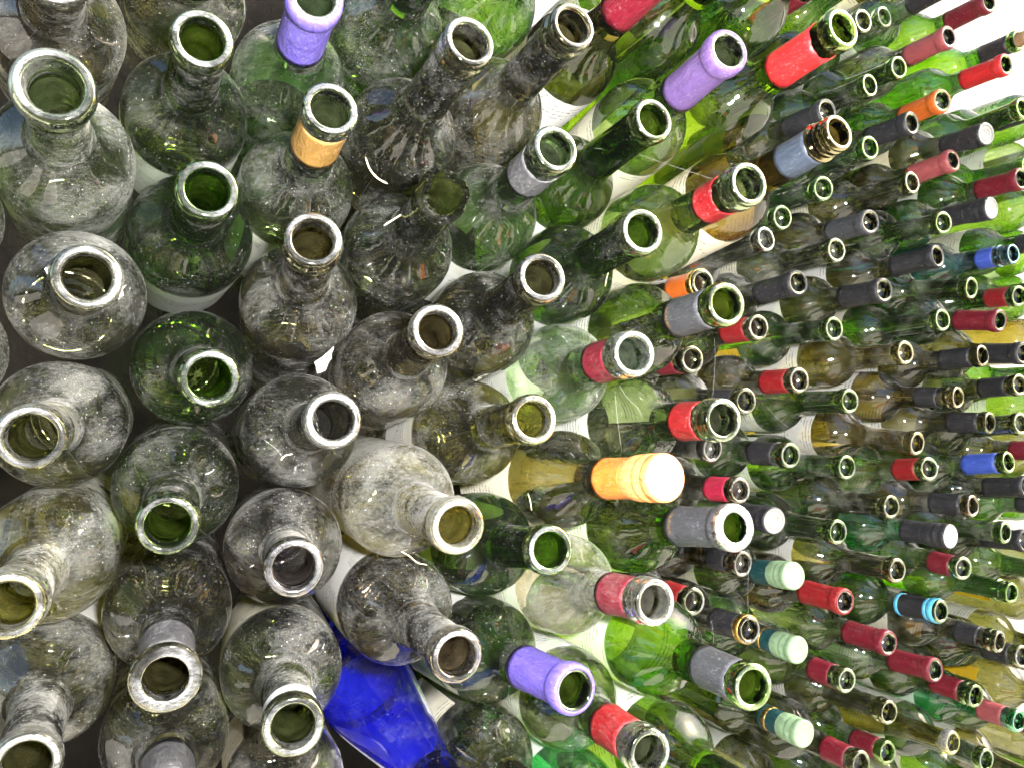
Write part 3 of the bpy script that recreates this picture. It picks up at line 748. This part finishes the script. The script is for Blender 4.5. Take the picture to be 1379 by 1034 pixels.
    ('far', (1136.1, 705.1, 1370.5), (-0.0166, -0.9997, -0.0152), 'bright', 0.2, 'band', ('cork', 'black', 54), None, 'claret', 'green bottle with black capsule and cork'),
    ('far', (880.5, 699.2, 1285.0), (-0.0193, -0.9986, -0.0485), 'green', 0.2, 'band', None, 'white', 'claret', 'dark green bare bottle, just above and left of the orange capsule at upper right'),
    ('far', (827.5, 699.3, 1253.5), (0.0819, -0.9966, 0.0014), 'green', 0.2, 'band', None, 'white', 'claret', 'dark green bare bottle, just below and right of the vivid red lettered capsule'),
    ('far', (927.4, 675.7, 1240.2), (-0.1056, -0.994, -0.0278), 'green', 0.2, 'band', ('full', 'rust', 60), None, 'claret', 'green bottle with orange capsule'),
    ('far', (882.6, 685.8, 1208.7), (0.0638, -0.9979, 0.0067), 'olive', 0.2, 'band', ('full', 'black', 60), None, 'claret', 'dark olive bare bottle, just below and left of the orange capsule at upper right'),
    ('far', (796.9, 676.7, 1163.7), (-0.0038, -1.0, -0.003), 'green', 0.2, 'band', None, None, 'claret', 'dark green bare bottle, just above the torn grey capsule'),
    ('far', (1015.5, 680.2, 1210.3), (-0.0809, -0.994, -0.0742), 'brown', 0.2, 'band', ('screw', 'black', 50, 'ash'), 'cream', 'claret', 'brown bottle with upper black silver topped screw cap'),
    ('far', (1098.5, 680.8, 1257.7), (-0.0085, -0.9992, 0.0393), 'bright', 0.2, 'band', None, 'white', 'claret', 'bright green bare bottle at right edge'),
    ('far', (979.9, 701.5, 1177.7), (0.0809, -0.994, 0.0742), 'brown', 0.2, 'band', ('full', 'dusky', 60), None, 'claret', 'brown bottle with faded red capsule'),
    ('far', (1083.9, 678.1, 1157.7), (-0.0161, -0.9998, -0.0119), 'green', 0.2, 'band', ('full', 'darkred', 60), 'white', 'claret', 'green bottle with dark red capsule at right edge'),
    ('far', (801.5, 683.5, 1323.2), (0.0025, -0.9999, -0.01), 'olive', 0.2, 'band', None, 'yellow', 'claret', 'dark olive bare bottle, just above and right of the vivid red lettered capsule'),
    ('far', (973.2, 691.0, 1409.0), (-0.0076, -0.9999, -0.009), 'sage', 0.2, 'band', ('full', 'black', 58), 'white', 'claret', 'hazy green bottle with charcoal capsule, above the upper faded pink capsule'),
    ('far', (1168.6, 703.2, 1274.7), (0.0233, -0.9993, -0.0296), 'green', 0.2, 'band', ('full', 'black', 58), 'white', 'claret', 'dark green bottle with charcoal capsule, just below and right of the torn scarlet capsule'),
    ('far', (696.8, 699.8, 395.9), (-0.0111, -0.9999, -0.0012), 'olive', 0.2, 'band', ('cut', 'grey', 50), 'white', 'claret', 'dark olive bottle with grey capsule, just below the lowest pale green cap'),
    ('far', (784.6, 697.8, 392.9), (-0.0306, -0.9992, 0.0259), 'green', 0.2, 'band', None, 'white', 'claret', 'dark green bottle with bare neck, just below and right of the lowest pale green cap'),
    ('far', (1125.7, 710.8, 494.9), (0.0149, -0.9995, -0.0279), 'olive', 0.2, 'band', None, None, 'claret', 'dark olive bottle with bare neck, just above the dusky red sleeve in bottom right'),
    ('far', (1162.2, 705.2, 787.1), (0.0193, -0.9998, 0.0099), 'olive', 0.2, 'band', ('cut', 'darkred', 50), 'white', 'claret', 'dark olive bottle with dark red capsule'),
    ('far', (1055.4, 703.7, 1484.2), (-0.0234, -0.9995, 0.0195), 'green', 0.2, 'band', None, 'white', 'claret', 'dark green bottle with bare neck, just above the dark red capsule at top right'),
    ('far', (1191.6, 705.5, 1017.5), (0.0142, -0.9997, -0.0222), 'sage', 0.2, 'band', ('full', 'black', 58), 'yellow', 'claret', 'hazy green bottle with charcoal capsule, just below and right of the blue sleeved teal bottle'),
    ('far', (1167.5, 706.4, 894.3), (0.0131, -0.9999, 0.0029), 'green', 0.2, 'band', None, 'white', 'claret', 'dark green bottle with bare neck, just below and right of the torn dark red foil'),
    ('far', (857.6, 735.5, 417.8), (-0.0214, -0.9992, 0.0338), 'bright', 0.2, 'band', ('cut', 'darkred', 50), 'yellow', 'claret', 'bright green bottle with dark red capsule'),
    ('far', (1126.0, 700.7, 406.9), (0.018, -0.9998, -0.0098), 'green', 0.2, 'band', ('cut', 'darkred', 50), 'white', 'claret', 'dark green bottle with dark red capsule, right of the yellow olive slender neck'),
    ('far', (1043.1, 703.2, 334.7), (0.0276, -0.9996, -0.0113), 'green', 0.2, 'band', None, 'cream', 'claret', 'dark green bottle with bare neck, just below the dusky red sleeve in bottom right'),
    ('far', (1156.0, 695.4, 619.7), (0.0176, -0.9997, 0.0151), 'bright', 0.2, 'band', None, 'white', 'claret', 'bright green bottle with bare neck, just above and right of the bare screw threads'),
    ('far', (1150.3, 709.6, 1191.5), (0.0206, -0.9995, -0.0224), 'bright', 0.2, 'band', None, None, 'claret', 'bright green bottle with bare neck, just below and right of the upper silver topped cap'),
    ('far', (823.2, 691.3, 1393.4), (-0.0069, -0.9999, 0.0121), 'bright', 0.2, 'band', None, 'white', 'claret', 'bright green bottle with bare neck, just above and right of the vivid red lettered capsule'),
    ('far', (1187.0, 707.0, 707.3), (0.0269, -0.9996, -0.0066), 'green', 0.2, 'band', ('full', 'black', 58), None, 'claret', 'dark green bottle with charcoal capsule, just below and right of the royal blue capsule'),
    ('far', (911.7, 743.2, 1377.9), (0.0334, -0.9988, 0.0346), 'sage', 0.2, 'band', None, 'white', 'claret', 'hazy green bottle with bare neck, just left of the upper faded pink capsule'),
    ('far', (737.1, 696.1, 1360.8), (-0.0262, -0.9996, -0.0103), 'green', 0.2, 'band', ('cut', 'darkred', 50), 'white', 'claret', 'dark green bottle with dark red capsule, just above the vivid red lettered capsule'),
    ('far', (1192.7, 708.8, 500.9), (-0.0298, -0.9992, 0.0255), 'olive', 0.2, 'band', ('full', 'black', 58), 'white', 'claret', 'dark olive bottle with charcoal capsule, just below and right of the bare screw threads'),
    ('far', (1123.6, 702.6, 333.4), (-0.0033, -0.9997, -0.0229), 'olive', 0.2, 'band', None, 'white', 'claret', 'dark olive bottle with bare neck, below and right of the yellow olive slender neck'),
    ('far', (473.8, 696.5, 455.0), (-0.0197, -0.9998, -0.0089), 'olive', 0.2, 'band', ('full', 'black', 58), 'white', 'claret', 'dark olive bottle with charcoal capsule, just below and left of the lowest pale green cap'),
    ('far', (1252.8, 699.1, 712.0), (-0.0287, -0.999, 0.0353), 'green', 0.2, 'band', ('full', 'black', 58), 'white', 'claret', 'dark green bottle with charcoal capsule, above and right of the bare screw threads'),
    ('far', (971.5, 697.1, 1480.7), (-0.0226, -0.9997, -0.0117), 'amber', 0.2, 'band', None, 'white', 'claret', 'amber olive bottle with bare neck, above the upper faded pink capsule'),
    ('far', (857.8, 693.5, 338.5), (-0.0196, -0.9993, -0.0315), 'amber', 0.2, 'band', ('full', 'black', 58), None, 'claret', 'amber olive bottle with charcoal capsule'),
    ('far', (1193.1, 694.1, 1090.0), (0.0277, -0.9995, -0.0179), 'green', 0.2, 'band', ('full', 'black', 58), 'cream', 'claret', 'dark green bottle with charcoal capsule, just right of the blue sleeved teal bottle'),
    ('far', (1252.9, 693.2, 780.6), (-0.0274, -0.9996, 0.0055), 'olive', 0.2, 'band', ('full', 'black', 58), 'yellow', 'claret', 'dark olive bottle with charcoal capsule, just right of the royal blue capsule'),
    ('far', (1252.1, 693.7, 848.2), (-0.0344, -0.9988, -0.0343), 'green', 0.2, 'band', ('full', 'black', 58), 'white', 'claret', 'dark green bottle with charcoal capsule, just above and right of the royal blue capsule'),
    ('far', (1283.9, 702.5, 1173.3), (0.0348, -0.999, 0.0292), 'green', 0.2, 'band', None, None, 'claret', 'dark green bottle with bare neck, just above and right of the blue sleeved teal bottle'),
    ('far', (933.3, 707.8, 344.7), (0.0114, -0.9996, 0.0243), 'sage', 0.2, 'band', None, 'white', 'claret', 'hazy green bottle with bare neck, just below the yellow olive slender neck'),
    ('far', (1282.3, 690.7, 1312.0), (0.0201, -0.9996, -0.0175), 'green', 0.2, 'band', ('full', 'black', 58), None, 'claret', 'dark green bottle with charcoal capsule, just below and right of the corked black capsule'),
    ('far', (1258.0, 704.8, 337.8), (0.0177, -0.9997, 0.0156), 'olive', 0.2, 'band', None, None, 'claret', 'dark olive bottle with bare neck, right of the yellow olive slender neck'),
    ('far', (1196.0, 695.7, 429.8), (0.0001, -0.9994, 0.0343), 'olive', 0.2, 'band', None, 'yellow', 'claret', 'dark olive bottle with bare neck, just right of the dusky red sleeve in bottom right'),
    ('far', (1279.8, 711.8, 1025.2), (-0.0016, -1.0, -0.0075), 'green', 0.2, 'band', None, 'white', 'claret', 'dark green bottle with bare neck, just below and right of the blue sleeved teal bottle'),
    ('far', (550.0, 707.8, 455.5), (0.0181, -0.9998, -0.0047), 'olive', 0.2, 'band', ('cut', 'grey', 50), 'white', 'claret', 'dark olive bottle with grey capsule, just below and left of the lowest pale green cap'),
    ('far', (1281.6, 704.5, 1244.3), (0.0143, -0.9997, 0.0201), 'sage', 0.2, 'band', ('full', 'black', 58), 'white', 'claret', 'hazy green bottle with charcoal capsule, just right of the upper silver topped cap'),
    ('far', (737.7, 707.0, 1433.4), (-0.0208, -0.9998, -0.0052), 'bright', 0.2, 'band', ('full', 'black', 58), 'yellow', 'claret', 'bright green bottle with charcoal capsule, just above the vivid red lettered capsule'),
    ('far', (623.2, 709.6, 399.2), (-0.0247, -0.9993, 0.0284), 'amber', 0.2, 'band', None, 'yellow', 'claret', 'amber olive bottle with bare neck, just below and left of the lowest pale green cap'),
    ('far', (1258.1, 705.3, 548.8), (0.0187, -0.9994, -0.0285), 'olive', 0.2, 'band', None, 'yellow', 'claret', 'dark olive bottle with bare neck, just right of the bare screw threads'),
    ('far', (1279.0, 698.0, 950.7), (-0.0088, -0.9995, -0.0298), 'amber', 0.2, 'band', ('cut', 'darkred', 50), None, 'claret', 'amber olive bottle with dark red capsule, just right of the torn dark red foil'),
    ('far', (1225.0, 699.9, 618.8), (-0.0092, -0.9999, 0.0068), 'olive', 0.2, 'band', ('full', 'black', 58), 'white', 'claret', 'dark olive bottle with charcoal capsule, just right of the bare screw threads'),
    ('far', (527.9, 701.6, 1364.1), (0.0351, -0.9992, 0.0183), 'green', 0.2, 'band', ('cut', 'grey', 50), 'cream', 'claret', 'dark green bottle with grey capsule'),
    ('far', (1283.1, 701.1, 1099.9), (0.0273, -0.9995, 0.0171), 'bright', 0.2, 'band', None, 'white', 'claret', 'bright green bottle with bare neck, just right of the blue sleeved teal bottle'),
    ('far', (665.3, 709.9, 1364.4), (-0.0239, -0.9995, 0.0215), 'bright', 0.2, 'band', ('full', 'black', 58), 'white', 'claret', 'bright green bottle with charcoal capsule, just above and left of the vivid red lettered capsule'),
    ('far', (593.6, 700.7, 1360.5), (-0.0212, -0.9997, -0.0134), 'olive', 0.2, 'band', None, 'white', 'claret', 'dark olive bottle with bare neck, just above and left of the vivid red lettered capsule'),
    ('far', (1254.7, 700.7, 264.9), (-0.012, -0.9999, 0.008), 'green', 0.2, 'band', ('cut', 'darkred', 50), 'cream', 'claret', 'dark green bottle with dark red capsule, below and right of the yellow olive slender neck'),
    ('far', (1351.9, 711.7, 1241.9), (-0.0006, -1.0, -0.0006), 'amber', 0.2, 'band', ('cut', 'darkred', 50), 'cream', 'claret', 'amber olive bottle with dark red capsule, just right of the upper silver topped cap'),
]


def part(name, me, root, colr, seed, dust, parent=None, far_glass=False):
    o = bpy.data.objects.new(name, me)
    col.objects.link(o)
    o.parent = parent or root
    o.color = tuple(colr) + (1.0,)
    o['seed'] = seed
    o['dust'] = dust
    if far_glass and me.materials[0] == MAT_GLASS:
        o.material_slots[0].link = 'OBJECT'
        o.material_slots[0].material = MAT_GLASS_FAR
    return o

# readable lettering: (text, distance below mouth, height in mm, side it faces, ink)
LETTERS = {
    'vivid red lettered': [('MAL', 50.0, 4.2, (-0.5, -0.1, -1.0), 'black'), ('DIVI', 56.0, 4.2, (-0.5, -0.1, -1.0), 'black')],
    'grey gold lettered': [('GRANDI', 54.0, 4.4, (-1.0, -0.2, -0.1), 'gold')],
    'gleaming silver mouth': [('GRANDI', 56.0, 4.2, (-1.0, -0.2, 0.3), 'gold')],
}

def place_bottle(stack, mouth, axis, tint, dust, lip, cap, paper, kind, label, idx):
    H = H_OF[kind]
    m, a = Vector(mouth), Vector(axis).normalized()
    foot = m - a * H
    q = a.to_track_quat('Z', 'Y')
    root = bpy.data.objects.new('wine_bottle', None)
    root.empty_display_size = 0.02
    col.objects.link(root)
    root.rotation_mode = 'QUATERNION'
    root.location = foot / 1000
    root.rotation_quaternion = q
    root['label'] = label
    root['category'] = 'bottle'
    root['group'] = 'bottles of the near stack' if stack == 'near' else 'bottles of the far stack'
    rnd = random.Random(idx * 7 + 1)
    seed = rnd.random() * 10
    jit = [min(1, (c ** (0.62 if stack == 'near' else 0.74)) * rnd.uniform(0.92, 1.08)) for c in TINT[tint]]
    P = lambda nm, me, c=jit, d=dust, par=None: part(nm, me, root, c, seed, d, par, stack == 'far')
    w = '2' if stack == 'near' else ''
    P('body', MESH['body', kind])
    P('base', MESH['base', kind])
    P('neck', MESH['neck', 'broken'] if lip == 'broken' else MESH['neck' + w, kind])
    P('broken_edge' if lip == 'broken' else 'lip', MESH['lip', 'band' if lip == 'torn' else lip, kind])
    def angle_of(wv):
        """angle round the bottle axis that faces the world direction wv"""
        v = q.inverted() @ Vector(wv)
        return math.atan2(v.y, v.x)
    le = LIP_END.get(lip, 12.0) + 0.8
    if cap:
        style, cn, s1 = cap[0], cap[1], cap[2]
        pc = PAINT[cn]
        if style in ('cut', 'sleeve'):
            if style == 'cut':
                le = le + rnd.choice((0, 0, 2, 6))
            sl = P('sleeve', sleeve_mesh(kind, le, s1, 0.45, MAT_CAPSULE), pc)
        elif style == 'full':
            sl = P('capsule', sleeve_mesh(kind, 0, s1, 0.45, MAT_CAPSULE, True), pc)
        elif style == 'ring':
            sl = P('capsule', sleeve_mesh(kind, le, s1, 0.45, MAT_CAPSULE), pc)
            P('gold_ring', ring_mesh(kind, 2.5, 11.0, 0.35, MAT_METAL), (0.85, 0.55, 0.15), dust, sl)
        elif style == 'bands':
            sl = P('capsule', sleeve_mesh(kind, le, s1, 0.45, MAT_CAPSULE), pc)
            P('blue_band', ring_mesh(kind, 3.0, 11.4, 0.4, MAT_CAPSULE), PAINT['skyblue'], dust, sl)
            P('blue_band', ring_mesh(kind, 13.0, 18.0, 0.85, MAT_CAPSULE), PAINT['skyblue'], dust, sl)
            P('blue_band', ring_mesh(kind, s1 - 5, s1 + 0.5, 0.95, MAT_CAPSULE), PAINT['skyblue'], dust, sl)
        elif style == 'screw':
            endc = PAINT[cap[3]] if len(cap) > 3 else (0.85, 0.80, 0.70)
            metal = cn == 'orange'
            c1, c2 = cap_meshes(kind, MAT_CAPSULE)
            cp = P('screw_cap', c1, (0.85, 0.32, 0.10) if metal else (PAINT['green'] if cn == 'palegreen' else pc), dust)
            e1 = c2
            P('cap_end', e1, endc, dust * 0.5, cp)
            sl = P('sleeve', sleeve_mesh(kind, 29.0, max(s1, 60), 0.5, MAT_CAPSULE), PAINT['teal'] if cn == 'palegreen' else pc)
            if 'gold banded' in label or 'lowest' in label:
                P('gold_band', ring_mesh(kind, 47.0, 54.0, 0.8, MAT_METAL), (0.55, 0.36, 0.10), dust, sl)
        elif style == 'cork':
            sl = P('capsule', sleeve_mesh(kind, le, s1, 0.45, MAT_CAPSULE), pc)
            ck = set_mat(lathe('cork', [(9.2, 12), (9.3, 2), (9.6, -8), (9.2, -11), (8.0, -11.6), (0, -11.4)], H, 24), MAT_CORK)
            P('cork', ck, (0.5, 0.4, 0.3))
        for key, lines in LETTERS.items():
            if key in label:
                for (txt, sline, size, wdir, pcn) in lines:
                    P('lettering', text_mesh(txt, kind, sline, size, angle_of(wdir)), PAINT[pcn], 0.05, sl)
    if paper:
        wdir = Vector((rnd.uniform(-1.2, -0.1), 0, rnd.uniform(-0.9, 0.9)))
        span = rnd.uniform(3.4, 5.4)
        s0 = rnd.uniform(126, 142)
        if paper == 'yellow':
            span = 0.8
        if kind == 'flute':
            wdir, span = Vector((0.75, 0, -0.65)), 3.3  # pale sheet added behind flute glass to bounce light through it
        if kind == 'flute':
            s0 = 118
        P('label', paper_mesh(kind, s0, s0 + (205 if kind == 'flute' else rnd.uniform(80, 105)), angle_of(wdir), span), PAINT[paper])
    if 'gleaming silver mouth' in label:
        P('silver_ring', set_mat(lathe('silver_ring', [(9.6, 1.2), (9.9, -0.5), (12.6, -0.7), (14.8, -0.2), (15.75, 1.6), (15.8, 4.0)], H, 44), MAT_METAL), (0.95, 0.95, 0.97), 0.02)
    if lip == 'torn':
        for k, (a0, n) in enumerate(((2.4, 5), (-0.9, 6))):
            vs, fs = [], []
            for i in range(n):
                for s, rr in ((11.0, 14.2), (13.5 + 1.5 * math.sin(i * 2.1), 14.8 + 0.9 * (i % 2)), (15.5 + 2.5 * math.sin(i * 1.3 + k), 16.5 + 1.6 * math.sin(i * 3.0))):
                    an = a0 + i * 0.17
                    vs.append((rr * math.cos(an) / 1000, rr * math.sin(an) / 1000, (H - s) / 1000))
            for i in range(n - 1):
                for j in range(2):
                    v0 = i * 3 + j
                    fs.append((v0, v0 + 1, v0 + 4, v0 + 3))
            me = bpy.data.meshes.new('foil_scrap')
            me.from_pydata(vs, [], fs)
            P('foil_scrap', set_mat(me, MAT_METAL), (0.75, 0.74, 0.70), 0.4)
    return root

for i, row in enumerate(BOTTLES):
    place_bottle(*row, i)

# ------------------------------------------------------------------ debris
def strand(name, pts, thick_mm, label, mat):
    P = [Vector(p) for p in pts]
    Q = []
    ext = [2 * P[0] - P[1]] + P + [2 * P[-1] - P[-2]]
    for i in range(1, len(ext) - 2):
        for k in range(5):
            t = k / 5
            a, b, c, d = ext[i - 1], ext[i], ext[i + 1], ext[i + 2]
            Q.append(0.5 * ((2 * b) + (c - a) * t + (2 * a - 5 * b + 4 * c - d) * t * t + (3 * b - a - 3 * c + d) * t ** 3))
    Q.append(P[-1])
    vs, fs = [], []
    n = len(Q)
    for i, q in enumerate(Q):
        tg = (Q[min(i + 1, n - 1)] - Q[max(i - 1, 0)]).normalized()
        sx = tg.cross(Vector((0.3, 1, 0.2))).normalized()
        sy = tg.cross(sx)
        r = thick_mm / 2000 * (1.0 if 0 < i < n - 1 else 0.4)
        for k in range(6):
            an = k * math.pi / 3
            vs.append(q + (sx * math.cos(an) + sy * math.sin(an)) * r)
    for i in range(n - 1):
        for k in range(6):
            k2 = (k + 1) % 6
            fs.append((i * 6 + k, i * 6 + k2, i * 6 + 6 + k2, i * 6 + 6 + k))
    fs.append(tuple(range(5, -1, -1)))
    fs.append(tuple(range((n - 1) * 6, n * 6)))
    me = bpy.data.meshes.new(name)
    me.from_pydata([tuple(v) for v in vs], [], fs)
    me.polygons.foreach_set('use_smooth', [True] * len(me.polygons))
    me.materials.append(mat)
    o = bpy.data.objects.new(name, me)
    col.objects.link(o)
    o['label'] = label
    o['category'] = 'straw' if name == 'straw' else 'cobweb'
    o['group'] = 'bits of straw' if name == 'straw' else 'cobweb threads'
    return o

DEBRIS = [
    ('straw', [(0.1248, 0.47, 1.0079), (0.1275, 0.47, 1.0009), (0.132, 0.47, 0.996), (0.1385, 0.47, 0.993)], 1.1, 'curled pale straw on the brown bottle above the broken neck'),
    ('straw', [(0.1315, 0.455, 0.9634), (0.1365, 0.455, 0.9669), (0.1425, 0.455, 0.971)], 1.0, 'short pale straw lying left of the broken neck'),
    ('straw', [(0.15, 0.49, 0.7668), (0.1553, 0.49, 0.7635), (0.1606, 0.49, 0.7588), (0.167, 0.49, 0.7568)], 0.8, 'thin straw caught under the chalk white dusty bottle'),
    ('straw', [(0.2468, 0.505, 0.7962), (0.2485, 0.505, 0.791), (0.2495, 0.505, 0.7842)], 0.7, 'tiny upright straw right of the white label above green bottle'),
    ('straw', [(0.0691, 0.44, 0.8292), (0.0714, 0.44, 0.8315), (0.0753, 0.44, 0.8322)], 0.6, 'fine bent straw on the smoky bottle below the paper scrap'),
    ('straw', [(0.3142, 0.5, 0.9553), (0.3121, 0.5, 0.9497), (0.3107, 0.5, 0.9436)], 0.6, 'small straw between the bright green bare bottle and sleeve'),
    ('cobweb_thread', [(0.4586, 0.56, 0.9153), (0.4589, 0.56, 0.899), (0.4563, 0.56, 0.8729), (0.4521, 0.56, 0.8471)], 0.065, 'hanging cobweb thread below the grey gold lettered sleeve'),
    ('cobweb_thread', [(0.3041, 0.48, 0.8656), (0.3055, 0.48, 0.8489), (0.3085, 0.48, 0.8248)], 0.065, 'hanging cobweb thread above the orange screw cap'),
    ('cobweb_thread', [(0.3055, 0.478, 0.8718), (0.3132, 0.478, 0.8613), (0.3211, 0.478, 0.8549), (0.3259, 0.478, 0.8469)], 0.065, 'slanting cobweb thread over the hazy green bottle'),
    ('cobweb_thread', [(0.5605, 0.64, 0.7094), (0.5587, 0.64, 0.6887), (0.5569, 0.64, 0.6666), (0.557, 0.64, 0.6444)], 0.065, 'long cobweb thread hanging beside the topmost pale green cap'),
    ('cobweb_thread', [(0.4706, 0.59, 0.663), (0.4719, 0.59, 0.6522), (0.4723, 0.59, 0.6415)], 0.065, 'short cobweb thread above the dusty grey sleeve'),
    ('cobweb_thread', [(0.6053, 0.66, 0.8572), (0.6192, 0.66, 0.8451), (0.6334, 0.66, 0.8353), (0.6479, 0.66, 0.8285)], 0.065, 'slanting bright cobweb thread above the glossy black sleeve'),
    ('cobweb_thread', [(0.2857, 0.47, 1.0336), (0.3161, 0.47, 1.0342), (0.3478, 0.47, 1.0294), (0.4052, 0.47, 1.0203)], 0.065, 'long cobweb thread stretched across the clean dark green neck'),
    ('cobweb_thread', [(0.1736, 0.49, 0.6999), (0.166, 0.49, 0.6917), (0.1584, 0.49, 0.6767)], 0.065, 'cobweb thread over the cobalt bottle'),
    ('cobweb_thread', [(0.0608, 0.44, 0.8401), (0.0668, 0.44, 0.8352), (0.0702, 0.44, 0.8304)], 0.065, 'cobweb thread slanting across the smoky bottle below the paper scrap'),
]
for nm, pts, th, lab in DEBRIS:
    strand(nm, pts, th, lab, MAT_STRAW if nm == 'straw' else MAT_WEB)

# crumpled scrap of torn white paper: jagged outline, folded, with thickness
SC = [(0.099, 0.5, 0.886), (0.1041, 0.5, 0.8893), (0.1115, 0.5, 0.8959), (0.1096, 0.5, 0.8885), (0.1054, 0.5, 0.8805), (0.1012, 0.5, 0.8782)]
rs = random.Random(9)
ring = []
for i, p in enumerate(SC):
    a, b = Vector(p), Vector(SC[(i + 1) % len(SC)])
    for k in range(3):
        q = a.lerp(b, k / 3) + Vector((rs.uniform(-1, 1), rs.uniform(-2.5, 2.5), rs.uniform(-1, 1))) * 0.0005
        ring.append(q)
ctr = sum(ring, Vector()) / len(ring)
mid_ring = [ctr.lerp(q, 0.5) + Vector((0, rs.uniform(-0.0022, 0.0006), 0)) for q in ring]
n = len(ring)
vs = ring + mid_ring + [ctr + Vector((0, -0.002, 0))]
m = len(vs)
vs = vs + [v + Vector((0.0001, 0.0004, 0)) for v in vs]
fs = []
for i in range(n):
    j = (i + 1) % n
    for o_, flip in ((0, False), (m, True)):
        q = [(i + o_, j + o_, n + j + o_, n + i + o_), (n + i + o_, n + j + o_, 2 * n + o_)]
        fs += [tuple(reversed(f)) for f in q] if flip else q
    fs.append((j, i, i + m, j + m))
me = bpy.data.meshes.new('paper_scrap')
me.from_pydata([tuple(v) for v in vs], [], fs)
me.materials.append(MAT_PAPER)
scrap = bpy.data.objects.new('paper_scrap', me)
col.objects.link(scrap)
scrap.color = (0.40, 0.39, 0.36, 1)
scrap['label'] = 'torn white paper scrap wedged between dusty bottles'
scrap['category'] = 'paper scrap'
